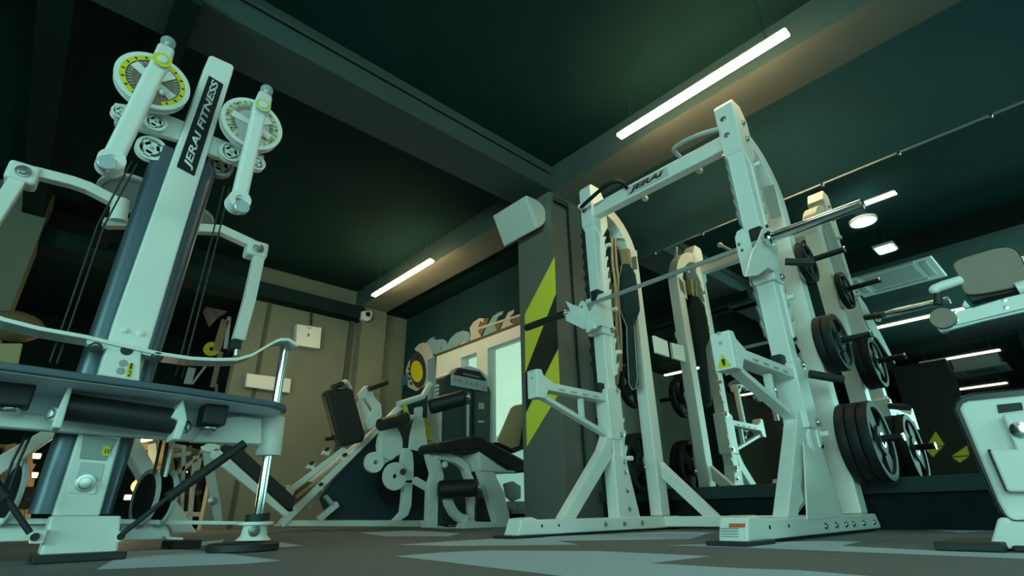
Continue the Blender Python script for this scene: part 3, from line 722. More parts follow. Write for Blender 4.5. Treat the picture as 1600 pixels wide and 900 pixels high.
# gussets
def gusset(y, w, side):
    xa = (2.20, 2.13)[side]; o = MB(); o.poly_prism([(xa, y, .078), (xa+.10, y, .078), (2.58, y, .40), (2.60, y, .52), (2.55, y, .52), (2.50, y, .44)], (0, w, 0)); o.build('diagonal_brace', WHITE, rk, .004)
    MB().poly_prism([(2.585, y-.01, .07), (2.79, y-.01, .07), (2.70, y-.01, .42), (2.585, y-.01, .42)], (0, w+.02, 0)).build('base_bracket', WHITE, rk, .005)
gusset(.885, .06, 0); gusset(1.97, .06, 1)
slabY([(1256, 690), (1290, 720), (1318, 805), (1282, 812), (1262, 812)], .862, .006).build('gusset_plate', WHITE, rk, .002)
for z in (.12, .22, .32, .38): bolt('bracket_bolt', (2.68, 1.955, z), (0, -1, 0), .009, rk)
# cross rail at the back and its braces
MB().box((3.03, .96, .018), (3.11, 1.96, .075)).build('rear_cross_rail', WHITE, rk, .005)
MB().poly_prism([(3.04, 1.95, .40), (3.04, 1.95, .30), (3.04, 1.70, .07), (3.04, 1.61, .07)], (.05, 0, 0)).build('rear_brace', WHITE, rk, .004)
MB().poly_prism([(3.04, .965, .40), (3.04, .965, .30), (3.04, 1.20, .07), (3.04, 1.29, .07)], (.05, 0, 0)).build('rear_brace', WHITE, rk, .004)
MB().box((3.02, .90, 1.15), (3.03, .96, 1.16)).build('rail_spacer', WHITE, rk)
# storage pegs and side tabs
PEG = {}
for y0, s_ in ((.872, -1), (2.05, 1)):
    for z in (1.41, .92, .41):
        o = MB().cyl((3.065, y0, z), (3.065, y0+s_*.24, z), .0165, 18).build('plate_peg', IRON, rk)
        MB().lathe((3.065, y0, z), (0, s_, 0), [(0, 0), (.045, 0), (.04, .012), (0, .012)], 20).build('peg_flange', WHITE, o)
        MB().cyl((3.065, y0+s_*.24, z), (3.065, y0+s_*.248, z), .019, 18).build('peg_cap', CHROME, o)
slabY([(1022, 524), (1043, 533), (1046.5, 558), (1026, 551)], 1.955, .02).build('side_tab', WHITE, rk, .003)
# decals on the curved uprights
slabY([(1192, 293), (1209, 288), (1221, 338), (1205, 343)], .8695, .001).build('instruction_label', GREYP, rk)
o = slabY([(982, 395), (995, 391), (997.5, 423), (986, 428)], 1.961, .001); o.build('label_border', PLAST, rk)
slabY([(986.5, 402), (994, 400), (996, 420), (988.5, 423)], 1.9595, .001).build('instruction_label', mat('dark_label', (.10, .10, .08), .5), rk)

# barbell
bb = thing('barbell', 'long steel barbell resting across the rack hooks', 'barbell', (2.50, 1.48, BZ))
MB().cyl((2.50, .80, BZ), (2.50, 2.18, BZ), .0135, 20).build('shaft', mat('knurled_steel', (.55, .55, .55), .3, metal=.55, noise=.25, nscale=300, bump=.3), bb)
MB().cyl((2.50, .40, BZ), (2.50, .80, BZ), .025, 28).build('sleeve', CHROME, bb)
MB().cyl((2.50, 2.19, BZ), (2.50, 2.58, BZ), .025, 28).build('sleeve', mat('dark_sleeve', (.05, .06, .06), .35, metal=.6), bb)
for y in (.80, 2.165): MB().lathe((2.50, y, BZ), (0, 1, 0), [(0, 0), (.033, 0), (.038, .006), (.038, .016), (.032, .024), (0, .024)], 28).build('collar', CHROME, bb)
MB().lathe((2.5, .392, BZ), (0, 1, 0), [(0, 0), (.02, 0), (.026, .004), (.026, .012), (0, .012)], 24).build('end_cap', STEEL, bb)

# weight plates
def plate_proto(R, t, label, group):
    r = thing('weight_plate', label, 'weight plate', (0, 0, 0), group)
    s = MB(); s.lathe((0, -t/2, 0), (0, 1, 0), [(R*.80, t*.15), (R*.84, 0), (R*.985, 0), (R, t*.12), (R, t*.88), (R*.985, t), (R*.84, t), (R*.80, t*.85)], 48)
    s.lathe((0, -t/2, 0), (0, 1, 0), [(R*.15, 0), (R*.34, 0), (R*.40, t*.25), (R*.40, t*.75), (R*.34, t), (R*.15, t)], 32)
    for k in range(4):
        th = math.pi/2*k+.5; d = V(math.cos(th), 0, math.sin(th)); e = V(-math.sin(th), 0, math.cos(th))
        s.poly_prism([d*R*.36-e*R*.20+V(0, -t*.3, 0), d*R*.83-e*R*.30+V(0, -t*.3, 0), d*R*.83+e*R*.30+V(0, -t*.3, 0), d*R*.36+e*R*.20+V(0, -t*.3, 0)], (0, t*.6, 0))
    s.build('disc', IRON, r)
    MB().annulus((0, -t/2-.002, 0), (0, 1, 0), max(.023, R*.13), max(.03, R*.19), t+.004, 24).build('bushing', STEEL, r)
    return r
first = {}
def put_plate(y, z, R, t, label, group):
    key = (R, t)
    if key not in first:
        p = plate_proto(R, t, label, group); first[key] = p; p.location = (3.065, y, z-.006); return p
    return copy_thing(first[key], (3.065, y, z-.006), label, group)
G1 = 'black weight plates stored on the rack pegs'
for y, z, R, t, lab in (
    (.835, .41, .190, .045, 'big black plate innermost on the lowest near peg'), (.785, .41, .190, .045, 'big black plate second on the lowest near peg'), (.735, .41, .190, .045, 'big black plate outermost on the lowest near peg'),
    (.835, .92, .155, .042, 'medium black plate innermost on the middle near peg'), (.788, .92, .155, .042, 'medium black plate outermost on the middle near peg'),
    (.83, 1.41, .125, .034, 'smallest black plate alone on the top near peg'),
    (2.10, .41, .190, .045, 'big black plate on the lowest far peg beside the pillar'), (2.15, .41, .190, .045, 'big black plate outermost on the lowest far peg'),
    (2.10, .92, .155, .042, 'medium black plate on the middle far peg')):
    put_plate(y, z, R, t, lab, G1)

# things hanging inside the rack
hk = thing('band_hanger', 'small white multi-prong hook under the curved upright holding bands', 'hook', (2.9, 2.03, 1.9))
HX = 2.93
def hx(pts, X=2.93): return [pX(x, y, X) for x, y in pts]
s = MB()
for pts in ([(955, 342), (954, 372)], [(957, 342), (961, 371)], [(955, 367), (962, 374), (968, 362)], [(962, 371), (976, 372)], [(957, 340), (958, 330)]):
    s.tube(hx(pts), .009, 8)
s.build('prong', WHITE, hk)
for i, pts in enumerate(([(956, 372), (957, 410), (962, 450), (963, 500), (967, 560), (964, 600)], [(961, 374), (963, 410), (966, 440), (965, 470), (970, 520), (970, 580)])):
    o = MB().tube(sm(hx(pts, 2.80+.05*i), 4), .010, 8).build('resistance_band', ROPE, None); tag(o, ['tan resistance band hanging inside the rack, nearer the upright', 'tan resistance band hanging beside the dark strap'][i], 'band', 'tan bands hanging in the rack')
o = MB().poly_prism(hx([(967, 390), (981, 388), (983, 413), (972, 414)]), (.03, 0, 0)).build('towel', mat('tan_cloth', (.30, .22, .11), .8, noise=.1), None); tag(o, 'small tan cloth bundle hanging high inside the rack', 'towel')
HX = 2.90
o = MB().poly_prism(hx([(972, 412), (983, 412), (992, 428), (996, 455), (999, 484), (992, 503), (995, 560), (997, 600), (993, 608), (985, 608), (983, 600), (980, 545), (979, 510), (969, 485), (966, 440)], HX), (.012, 0, 0))
o = o.build('dip_belt', STRAP, None, .004); tag(o, 'dark green weight belt strap hanging in the rack with pale piping', 'belt')
def hang(pts, name, m, parent, r=.0035): return MB().tube(hx(pts, HX-.004), r, 6).build(name, m, parent)
hang([(972, 412), (966, 440), (969, 485), (979, 510), (980, 545), (983, 600), (988, 609), (994, 606), (996, 590), (993, 540), (991, 508)], 'piping', GREYP, o)

# ================================================================== SPEAKER on the pillar, the other one in the back room
def speaker(name, c, L, sc, label, m1=PLAST):
    t = thing(name, label, 'speaker', c, 'white wedge speakers')
    c = Vector(c)
    # D section in XZ, chord towards -X/down, extruded along +Y
    sec = [(-.16, -.02), (.05, .17)]
    ch0, ch1 = V(-.135, 0, .075), V(.035, 0, -.165)
    d = (ch1-ch0); nrm = V(-d.z, 0, d.x).normalized()
    if nrm.x < 0: nrm = -nrm
    pts = [c+(ch0)*sc, ]
    n = 14
    for k in range(n+1):
        tt = k/n; bul = math.sin(math.pi*tt)**.75*.155
        pts.append(c+(ch0+d*tt+nrm*bul)*sc)
    MB().poly_prism(pts[1:], (0, L, 0)).build('cabinet', m1, t, .010*sc, 3)
    g0 = c+ch0*sc*.93-nrm*.004+V(0, .02, 0); g1 = c+ch1*sc*.93-nrm*.004+V(0, .02, 0)
    MB().poly_prism([g0, g1, g1+V(0, L-.04, 0), g0+V(0, L-.04, 0)], nrm*.006).build('grille', m1, t, .002)
    MB().cyl(c+V(.04, L*.5, 0)*1.0, c+V(.30*sc, L*.5, .02), .012, 12).build('mount_arm', IRON, t)
    return t
# measured: chord top (822,305), chord bottom (841,355) at Y 2.75
a_, b_ = pY(822, 305, 2.78), pY(841, 356, 2.78)
a2_ = pY(853, 338, 2.78)
t = thing('wall_speaker', 'white wedge speaker mounted high on the striped pillar', 'speaker', (a_.x, 2.78, b_.z), 'white wedge speakers')
arc = sm([a_, pY(838, 312, 2.78), pY(849, 322, 2.78), pY(853.5, 337, 2.78), pY(850, 349, 2.78), b_], 5)
MB().poly_prism(arc, (0, .46, 0)).build('cabinet', PLAST, t, .006, 3)
nn = (b_-a_).cross(V(0, 1, 0)).normalized()
if nn.x > 0: nn = -nn
MB().poly_prism([a_+(b_-a_)*.04+V(0, .02, 0), a_+(b_-a_)*.96+V(0, .02, 0), a_+(b_-a_)*.96+V(0, .44, 0), a_+(b_-a_)*.04+V(0, .44, 0)], nn*.005).build('grille', PLAST, t, .002)
MB().cyl((a_.x+.15, 3.0, a2_.z), (PX0+.005, 3.0, a2_.z), .015, 12).build('mount_arm', IRON, t)
# speaker in the back room
YS = 8.6
t = thing('wall_speaker', 'dim white wedge speaker hanging in the dark back room', 'speaker', pY(342, 482, YS), 'white wedge speakers')
MB().poly_prism(sm([pY(331, 461, YS), pY(352, 461, YS), pY(361, 474, YS), pY(359, 484, YS), pY(341, 495, YS)], 4), (0, .30, 0)).build('cabinet', PLAST, t, .006)
slabY([(331, 461), (341, 495), (333, 505), (322, 477)], YS, .25).build('grille', WHITEP, t, .004)
MB().cyl(pY(350, 470, YS+.2), pY(365, 470, YS+1.9), .015, 8).build('mount_arm', IRON, t)

# ================================================================== END WALL FITTINGS
t = thing('electrical_box', 'white square electrical box high on the end wall', 'electrical box', pY(483, 525, YEND-.06))
slabY([(464, 506), (503, 512), (500, 545), (462, 539)], YEND-.10, .10).build('cover', PLAST, t, .008, 3)
slabY([(481, 521), (483.5, 521.5), (483, 526), (481, 525.5)], YEND-.104, .004).build('latch', HAZB, t)
slabY([(480, 511), (487, 512), (487, 514), (480, 513)], YEND-.104, .004).build('maker_mark', GREYP, t)
t = thing('junction_box', 'long white wall box below the electrical box on the end wall', 'electrical box', pY(420, 598, YEND-.05))
slabY([(386, 583), (455, 592), (453, 614), (384, 604)], YEND-.08, .08).build('cover', PLAST, t, .006, 3)
t = thing('security_camera', 'small white security camera with dark lens at the beam end', 'camera', pY(573, 492, YEND-.2))
slabY([(566, 486), (580, 485), (583, 490), (579, 500), (574, 502), (565, 498)], YEND-.24, .08).build('housing', PLAST, t, .01, 3)
MB().lathe(pY(575, 491, YEND-.242), (0, -1, 0), [(0, 0), (.036, 0), (.034, .01), (0, .014)], 24).build('lens', IRON, t)
for a, c, l in (((487, 470), (486, 508), 'cable conduit dropping from the ceiling to the electrical box'),):
    tag(MB().tube([pY(a[0], a[1], YEND-.03), pY(c[0], c[1], YEND-.03)], .012, 8).build('conduit', WALLD), l, 'pipe')

# mural over the window (paint on thin board, on the window wall)
mu = thing('wave_mural', 'painted wave mural with yellow dial beside and above the window', 'mural', (XWIN, 5, 2.2))
def mur(name, pts, m, d=.012, x=XWIN, sub=None): return MB().poly_prism([pX(a, c, x-d) for a, c in pts], (d-.001, 0, 0)).build(name, m, sub or mu)
S_ = 6.6667
def c8(L): return [(620+x/S_, 500+y/S_) for x, y in L]
mur('white_wave', c8([(185, 300), (230, 250), (280, 235), (330, 250), (350, 300), (375, 370), (410, 395), (395, 560), (385, 640), (300, 680), (200, 740), (120, 700), (95, 620), (95, 520), (120, 440), (170, 370), (230, 330), (200, 325)]), WHITEP, .010)
def ell(cx, cy, rx, ry, n=28, tilt=.25): return [(cx+rx*math.cos(t_)+tilt*ry*math.sin(t_)*.25, cy+ry*math.sin(t_)) for t_ in [2*math.pi*k/n for k in range(n)]]
mur('dial_ring', c8(ell(220, 520, 85, 190)), DARKP, .013)
mur('yellow_dial', c8(ell(207, 535, 62, 112)), YELLOW, .016)
mur('blue_wave', c8([(300, 240), (350, 190), (395, 175), (380, 200), (420, 205), (480, 200), (520, 225), (520, 270), (500, 300), (470, 300), (450, 280), (430, 310), (400, 360), (370, 350), (345, 280)]), BLUEP, .009)
mur('blue_wave', c8([(385, 345), (430, 295), (500, 300), (560, 190), (620, 135), (690, 110), (750, 125), (765, 180), (740, 230), (710, 225), (700, 195), (650, 250), (590, 300), (460, 355), (410, 375)]), BLUEP, .011)
mur('white_wave', c8([(580, 305), (640, 270), (700, 205), (750, 235), (770, 170), (760, 80), (800, 20), (860, -20), (910, -15), (900, 25), (870, 10), (850, 60), (850, 130), (880, 170), (790, 215)]), WHITEP, .008)
mur('blue_wave', c8([(890, 170), (930, 80), (1000, -40), (1060, -80), (1110, -95), (1100, -60), (1060, -40), (1020, 40), (1030, 100), (1060, 125)]), BLUEP, .0085)
mur('white_wave', c8([(1070, 118), (1110, 20), (1160, -80), (1220, -110), (1215, -70), (1180, -40), (1180, 20), (1240, 60), (1290, 40), (1285, 60)]), WHITEP, .0085)
mur('white_bar', c8([(850, 75), (1290, -65), (1290, -40), (850, 100)]), WHITEP, .014)
mur('white_bar', c8([(1285, -150), (1325, -160), (1330, 30), (1290, 45)]), WHITEP, .015)
mur('brown_fill', c8([(850, 10), (960, -25), (930, 60), (880, 160), (850, 130)]), BROWN2, .006)
mur('brown_fill', c8([(1020, 30), (1110, 0), (1060, 115), (1025, 100)]), BROWN2, .006)
mur('brown_fill', c8([(1180, -20), (1290, -50), (1285, 45), (1220, 60)]), BROWN2, .006)
for k in range(5): mur('black_dot', c8(ell(148+(-18 if 0 < k < 4 else 0), 430+k*50+30, 12, 18, 12)), HAZB, .014)
o = MB().poly_prism([pX(x, y, XWIN-.02) for x, y in ((621, 588), (636, 583), (637, 600), (622, 606))], (.015, 0, 0)).build('wall_poster', mat('poster_blue', (.03, .14, .22), .6)); tag(o, 'small blue poster on the wall left of the yellow dial', 'poster')

# ================================================================== LEG PRESS (far, against the end wall)
lp = thing('leg_press_machine', 'white inclined leg press sled with black back pad near the end wall', 'exercise machine', (2.5, 4.8, 0))
LY = 4.7
def lpS(name, pts, Y=LY, d=.05, m=WHITE, bev=.004, par=None): return slabY(pts, Y, d).build(name, m, par or lp, bev)
def lin(a, c, w, Y, d, name, m, par=None, bev=.004):
    A_, B_ = pY(*a, Y), pY(*c, Y)
    return MB().rtube([A_, B_], w, d, (0, 1, 0)).build(name, m, par or lp, bev)
lpS('base_rail', [(430, 822), (445, 813), (700, 813), (700, 823)], LY, .06)
lin((438, 820), (625, 636), .055, LY, .05, 'incline_rail', WHITE)
lin((455, 778), (606, 655), .035, LY+.5, .04, 'incline_rail', WHITE)
lin((470, 790), (560, 706), .10, LY+.25, .2, 'carriage_track', WHITE2)
lpS('side_panel', [(560, 708), (598, 668), (670, 668), (668, 812), (512, 812), (500, 779), (525, 745)], LY+.05, .02, mat('dark_panel', (.02, .04, .055), .5), .002)
lin((497, 812), (527, 787), .05, LY, .05, 'lower_brace', WHITE); lin((520, 790), (508, 775), .03, LY, .05, 'lower_brace', WHITE2)
# black back pad
lpS('back_pad', [(509, 615), (514, 608), (547, 605), (552, 610), (572, 680), (568, 690), (540, 697), (533, 694), (526, 680)], LY-.15, .12, BLACK, .02)
o = MB().cyl(pY(534, 600, LY-.2), pY(520, 605, LY+.0), .025, 12).build('handle_grip', RUBBER, lp)
MB().tube(sm([pY(534, 599, LY-.18), pY(541, 597, LY-.15), pY(547, 608, LY-.1)], 4), .022, 10).build('handle_bar', WHITE, lp)
MB().cyl(pY(576, 608, LY-.2), pY(605, 597, LY-.2), .026, 12).build('handle_grip', RUBBER, lp)
lpS('frame_loop', [(561, 615), (572, 602), (580, 604), (585, 620), (596, 632), (597, 650), (585, 668), (574, 672), (570, 660), (580, 650), (585, 638), (580, 630), (572, 622), (564, 624)], LY-.08, .05)
lpS('frame_stay', [(560, 630), (566, 622), (590, 662), (580, 672), (570, 672)], LY-.06, .05)
MB().cyl(pY(508, 686, LY), pY(526, 684, LY), .02, 10).build('handle_grip', RUBBER, lp)
for q in ((512, 703), (488, 725), (540, 712), (502, 758)):
    lpS('roller_carriage', [(q[0]-6, q[1]+6), (q[0]+1, q[1]-4), (q[0]+6, q[1]-1), (q[0]+2, q[1]+9)], LY-.02, .08, WHITE)
    lpS('stop_pin', [(q[0]-3, q[1]-1), (q[0]+1, q[1]-5), (q[0]+4, q[1]-2), (q[0], q[1]+2)], LY-.05, .05, RUBBER)
lin((447, 771), (540, 700), .045, LY-.03, .03, 'slide_rail', WHITE)
lin((462, 778), (545, 712), .03, LY-.0, .02, 'slide_rail', ROPE)
lpS('foot_link', [(445, 762), (452, 757), (462, 764), (458, 774), (448, 772)], LY-.05, .06)
lpS('foot_grip', [(437, 768), (446, 760), (448, 766), (440, 771)], LY-.05, .08, RUBBER)
lpS('foot_board', [(448, 778), (484, 752), (500, 758), (470, 792), (455, 790)], LY+.1, .04, mat('olive_board', (.10, .10, .04), .6))
# rear side machine arm leaning on the left
lm = thing('leg_curl_bench', 'low white inclined beam with dark pad left of the leg press', 'exercise machine', (1.6, 4.6, 0))
def lmS(name, pts, Y, d, m, bev=.004): return slabY(pts, Y, d).build(name, m, lm, bev)
lmS('incline_beam', [(330, 702), (341, 700), (452, 801), (446, 808), (330, 715)], 4.3, .05, WHITE)
lmS('pad', [(352, 694), (378, 700), (460, 776), (458, 800), (440, 792), (345, 704)], 4.36, .14, BLACK, .01)
lmS('top_bracket', [(316, 697), (330, 691), (345, 697), (342, 706), (322, 706)], 4.3, .06, WHITE)
lmS('leg', [(318, 700), (330, 704), (346, 790), (348, 815), (336, 815), (326, 760)], 4.32, .05, WHITE2)
bolt('leg_bolt', pY(332, 783, 4.32), (0, -1, 0), .02, lm)

# cable column machine between leg press and leg extension
cm = thing('chest_press_machine', 'white lever machine with round housing in front of the mural', 'exercise machine', (2.8, 4.3, 0))
CY = 4.25
def cmS(name, pts, Y=CY, d=.05, m=WHITE, bev=.004, par=None): return slabY(pts, Y, d).build(name, m, par or cm, bev)
sc2 = 10.0
def d2(L): return [(560+x/10, 620+y/10) for x, y in L]
def d3(L): return [(560+x/6.925, 700+y/6.925) for x, y in L]
cmS('round_housing', d2([(330, 760), (345, 640), (390, 520), (450, 450), (540, 430), (600, 470), (660, 560), (700, 680), (700, 800), (640, 900), (520, 1000), (400, 960), (345, 880)]), CY, .08, WHITE, .012)
cmS('lever', d3([(240, 60), (330, 40), (500, 0), (470, 60), (380, 110), (290, 170), (270, 200), (230, 130)]), CY+.02, .05)
c = pY(586, 722, CY-.02)
MB().lathe(c, (0, 1, 0), [(0, 0), (.030, 0), (.030, .006), (.055, .006), (.055, 0), (.085, 0), (.085, .04), (0, .04)], 32).build('roller_wheel', WHITE, cm); bolt('wheel_bolt', c, (0, -1, 0), .012, cm)
cmS('lever_arm', d3([(490, 0), (560, 0), (590, 60), (600, 160), (600, 330), (560, 350), (480, 340), (470, 200)]), CY-.03, .06)
MB().annulus(pY(575.5+42, 744, CY-.06), (0, 1, 0), .02, .115, .02, 30).build('cam_plate', WHITE, cm)
MB().cyl(pY(630, 737, CY-.09), pY(630, 737, CY), .028, 14).build('pivot', RUBBER, cm)
cmS('upright', [(632, 754), (645, 754), (643, 790), (638, 805), (625, 814), (615, 814), (628, 800), (630, 785)], CY, .06)
MB().rtube([pY(647, 750, CY-.1), pY(672, 764, CY-.3)], .05, .05, (0, 1, 0)).build('link_arm', WHITE, cm, .004)
cmS('centre_plate', d2([(890, 190), (905, 165), (1000, 150), (1010, 200), (1000, 300), (1040, 420), (1060, 600), (1100, 840), (1000, 860), (800, 820), (820, 600), (860, 440), (890, 330)]), CY-.05, .03, WHITE, .004)
MB().tube(sm([pY(x, y, CY-.02) for x, y in d2([(740, 250), (770, 310), (730, 380), (700, 420), (760, 400), (800, 340), (880, 310)])], 4), .025, 10).build('bent_tube', WHITE, cm)
MB().tube([pY(624, 640, CY-.1), pY(598, 662, CY-.1)], .022, 10).build('press_arm', WHITE, cm)
MB().tube([pY(622, 632, CY-.1), pY(660, 620, CY-.05), pY(672, 600, CY)], .03, 10).build('press_arm', WHITE, cm)
MB().cyl(pY(594, 664, CY-.2), pY(633, 654, CY-.12), .052, 18, r2=.062).build('arm_grip_pad', BLACK, cm)
cmS('yellow_band', d2([(700, 110), (740, 100), (775, 230), (730, 240)]), CY-.12, .03, YELLOW, .002)
MB().tube([pY(631, 628, CY-.1), pY(637, 650, CY-.1)], .02, 8).build('strut', WHITE2, cm)
s = MB()
for k in range(10): s.annulus(pY(664+k*.8, 656+k*3.6, CY+.02), (.3, 0, 1), .015, .028, .010, 12)
s.build('spring', YELLOW, cm)
cmS('rear_column', [(672, 560), (680, 556), (684, 660), (688, 700), (672, 700)], CY+.1, .05, WHITE2)
s = MB()
for k in range(4): s.poly_prism(qY([(681, 601+k*6), (686, 600+k*6), (686, 604+k*6), (681, 605+k*6)], CY), (0, .03, 0))
s.build('selector_tab', WHITE, cm)
# wheel (weight plates stored low, dark)
o = thing('weight_plate', 'large black plate stored low behind the round-housing lever machine', 'weight plate', pY(622, 752, 4.5))
MB().annulus(pY(622, 752, 4.5), (0, 1, 0), .05, .20, .05, 40).build('disc', IRON, o); MB().annulus(pY(622, 752, 4.49), (0, 1, 0), .02, .06, .06, 24).build('bushing', IRON, o)
MB().cyl(pY(622, 752, 4.44), pY(622, 752, 4.6), .025, 14).build('peg_end', STEEL, o)

# LEG EXTENSION
le = thing('leg_extension_machine', 'leg extension machine with black rollers and tan backrest beside the striped pillar', 'exercise machine', (3.0, 3.9, 0))
EY = 3.75
def leS(name, pts, Y=EY, d=.05, m=WHITE, bev=.004, par=None): return slabY(pts, Y, d).build(name, m, par or le, bev)
def f4(L): return [(680+x/9, 640+y/9) for x, y in L]
def f5(L): return [(680+x/8.18, 720+y/8.18) for x, y in L]
def roller(a, c, Y1, Y2, r, name='roller_pad'):
    A_, B_ = pY(*a, Y1), pY(*c, Y2); d = (B_-A_).normalized()
    s = MB(); s.tube([A_, A_+d*.01, A_+d*.03, B_-d*.03, B_-d*.01, B_], r, 28, rs=[r*.7, r*.9, r, r, r*.9, r*.7]); o = s.build(name, BLACK, le)
    MB().lathe(B_, d, [(0, 0), (r*.42, 0), (r*.40, .02), (r*.2, .03), (0, .03)], 20).build('roller_cap', STEEL, o)
    return o
roller((670, 636), (729, 620), 3.75, 3.55, .066)
roller((684, 765), (745, 762), 3.75, 3.60, .070)
# seat pad
leS('seat_pad', f4([(10, 500), (60, 460), (600, 350), (690, 370), (780, 440), (1260, 700), (1290, 790), (1250, 850), (1040, 850), (900, 760), (640, 580), (540, 590), (90, 610), (30, 590)]), EY-.05, .30, BLACK, .03)
leS('seat_frame', f4([(590, 620), (640, 570), (780, 640), (1000, 760), (980, 775), (870, 765), (1050, 850), (1130, 860), (1130, 890), (800, 870), (640, 860), (600, 700)]), EY-.02, .22, WHITE, .01)
leS('backrest', f4([(1070, -20), (1120, -60), (1230, -80), (1290, -60), (1300, 330), (1240, 540), (1100, 560), (870, 440), (960, 240)]), EY+.05, .02, TANPAD, .01)
leS('backrest_pad', f4([(1290, 150), (1320, 150), (1320, 450), (1240, 560), (1120, 610), (900, 490), (880, 450), (1090, 545), (1230, 500)]), EY+.0, .12, BLACK, .01)
leS('leg', f5([(560, 90), (720, 60), (790, 220), (880, 400), (970, 780), (790, 800), (680, 420)]), EY, .08, WHITE, .006)
leS('base_rail', [(722, 826), (728, 812), (745, 815), (785, 816), (800, 812), (806, 827), (740, 829)], EY, .10, WHITE, .006)
leS('base_rail', [(667, 813), (684, 813), (684, 824), (722, 824), (722, 828), (668, 825)], EY+.1, .10, WHITE, .006)
MB().rtube(sm([pY(x, y, EY+.12) for x, y in f4([(0, 640), (120, 660), (300, 720), (400, 800), (440, 900)])], 3)+[pY(733, 750, EY+.12), pY(737, 815, EY+.12)], .065, .06, (0, 1, 0)).build('bent_frame_tube', WHITE, le, .005)
MB().rtube([pY(x, y, EY+.05) for x, y in f5([(150, 480), (175, 560), (230, 660), (300, 725), (400, 750)])], .065, .06, (0, 1, 0)).build('bent_frame_tube', WHITE, le, .005)
leS('front_column', [(672, 698), (684, 700), (694, 745), (685, 775), (684, 824), (668, 824), (670, 760), (676, 740), (668, 712)], EY+.12, .06, WHITE, .004)
leS('side_link', [(798, 783), (826, 783), (826, 803), (802, 803), (792, 790)], EY+.3, .05, WHITE2, .004)
leS('side_bracket', f5([(900, 290), (1000, 260), (1100, 320), (1100, 480), (1000, 520), (930, 460)]), EY+.32, .05, WHITE2, .01)
bolt('link_bolt', pY(801, 795, EY+.3), (0, -1, 0), .015, le)
MB().sphere(pY(695, 726, EY), .028).build('end_knob', PLAST, le)
leS('pad_lever', [(745, 780), (765, 775), (766, 812), (742, 815), (742, 790)], EY+.08, .08, BLACK, .02)
leS('hinge_cover', f4([(830, 780), (1040, 830), (1300, 790), (1310, 880), (1050, 890), (880, 850)]), EY+.02, .2, IRON, .01)
# WEIGHT STACK TOWER
ws = thing('weight_stack_tower', 'dark shrouded weight stack tower with white placard in front of the window', 'exercise machine', (3.2, 4.2, 0))
WY = 4.45
def wsS(name, pts, Y=WY, d=.05, m=WHITE, bev=.004, par=None): return slabY(pts, Y, d).build(name, m, par or ws, bev)
SHR = mat('dark_green_shroud', (.03, .055, .06), .45, noise=.1, nscale=10)
wsS('shroud', [(693, 600), (694, 590), (700, 585), (708, 584), (710, 592), (764, 604), (767, 612), (766, 700), (770, 820), (690, 820)], WY, .25, SHR, .006)
wsS('frame', [(697, 592), (702, 580), (714, 574), (735, 572), (750, 577), (760, 586), (766, 600), (768, 615), (763, 612), (756, 594), (745, 583), (715, 580), (705, 586), (702, 594)], WY+.02, .22, WHITE, .004)
wsS('top_cap', [(716, 574), (750, 580), (760, 592), (760, 597), (708, 586), (712, 580)], WY-.03, .22, BLACK, .01)
wsS('cap_print_line', [(724, 583), (749, 588.5), (749, 590), (724, 584.6)], WY-.033, .004, GREYP, 0)
pc = wsS('placard', [(707, 585), (761, 596), (761.5, 612), (706, 602)], WY-.04, .03, mat('placard_grey', (.50, .53, .58), .5), .004)
s = MB()
for x, y in ((712, 592), (719, 594), (729, 597), (737, 599), (745, 600), (756, 605)): s.poly_prism(qY([(x-2, y-2), (x+2, y-1), (x+2, y+4), (x-2, y+3)], WY-.043), (0, .003, 0))
s.build('placard_diagram', GREYP, pc)
wsS('front_bar', [(730.5, 632), (733.5, 632), (733, 684), (730.5, 684)], WY-.05, .02, PLAST, .002)
wsS('inner_column', [(742, 610), (758, 613), (760, 820), (742, 820)], WY-.03, .03, SHR, .006)
wsS('weight_label', [(748, 629), (756.5, 629.5), (756.5, 639.5), (748, 639)], WY-.035, .005, mat('label_tan', (.55, .55, .4), .5), .0)
wsS('weight_label', [(747.5, 657), (756.5, 657.5), (756.5, 660), (747.5, 660)], WY-.035, .005, PLAST, .0)
wsS('frame_post', [(684.5, 640), (691, 640), (690, 690), (684, 690)], WY-.02, .04, WHITE, .003)
wsS('frame_post', [(672.5, 650), (678, 650), (676, 690), (672, 690)], WY-.02, .04, WHITE, .003)

# ================================================================== RIGHT MACHINE (corner, nearest on the right)
rm = thing('abdominal_bench_machine', 'white bench machine with padded board and black-rimmed panel at the right edge', 'exercise machine', (1.98, .1, 0))
XR = 1.95
def g8(L): return [(1440+x/3.333, 600+y/3.333) for x, y in L]
def rmS(name, pts, X=XR, d=.04, m=WHITE, bev=.004, par=None): return slabX(pts, X, d).build(name, m, par or rm, bev)
RIM = mat('black_rim', (.010, .013, .014), .35)
def k6(L): return [(1440+x/10, 370+y/10) for x, y in L]
def k7(L): return [(1440+x/10, 450+y/10) for x, y in L]
rim = g8([(160, 130), (170, 95), (200, 65), (260, 45), (620, 10), (700, 400), (700, 720), (480, 720), (430, 700), (400, 670), (350, 560)])
rmS('rim_panel', rim, XR+.012, .05, RIM, .006)
rmS('panel', g8([(195, 130), (210, 100), (240, 88), (620, 50), (700, 400), (690, 700), (480, 712), (440, 690), (400, 620), (250, 260)]), XR, .03, WHITE, .008)
rmS('slot', g8([(390, 108), (520, 95), (530, 135), (400, 152)]), XR-.004, .01, HAZB, .001)
rmS('raised_panel', g8([(415, 155), (620, 130), (700, 500), (690, 565), (445, 560), (355, 350), (360, 340), (490, 340)]), XR-.05, .05, WHITE, .008)
rmS('panel_seam', g8([(340, 345), (352, 338), (450, 560), (432, 555)]), XR-.045, .04, HAZB, .001)
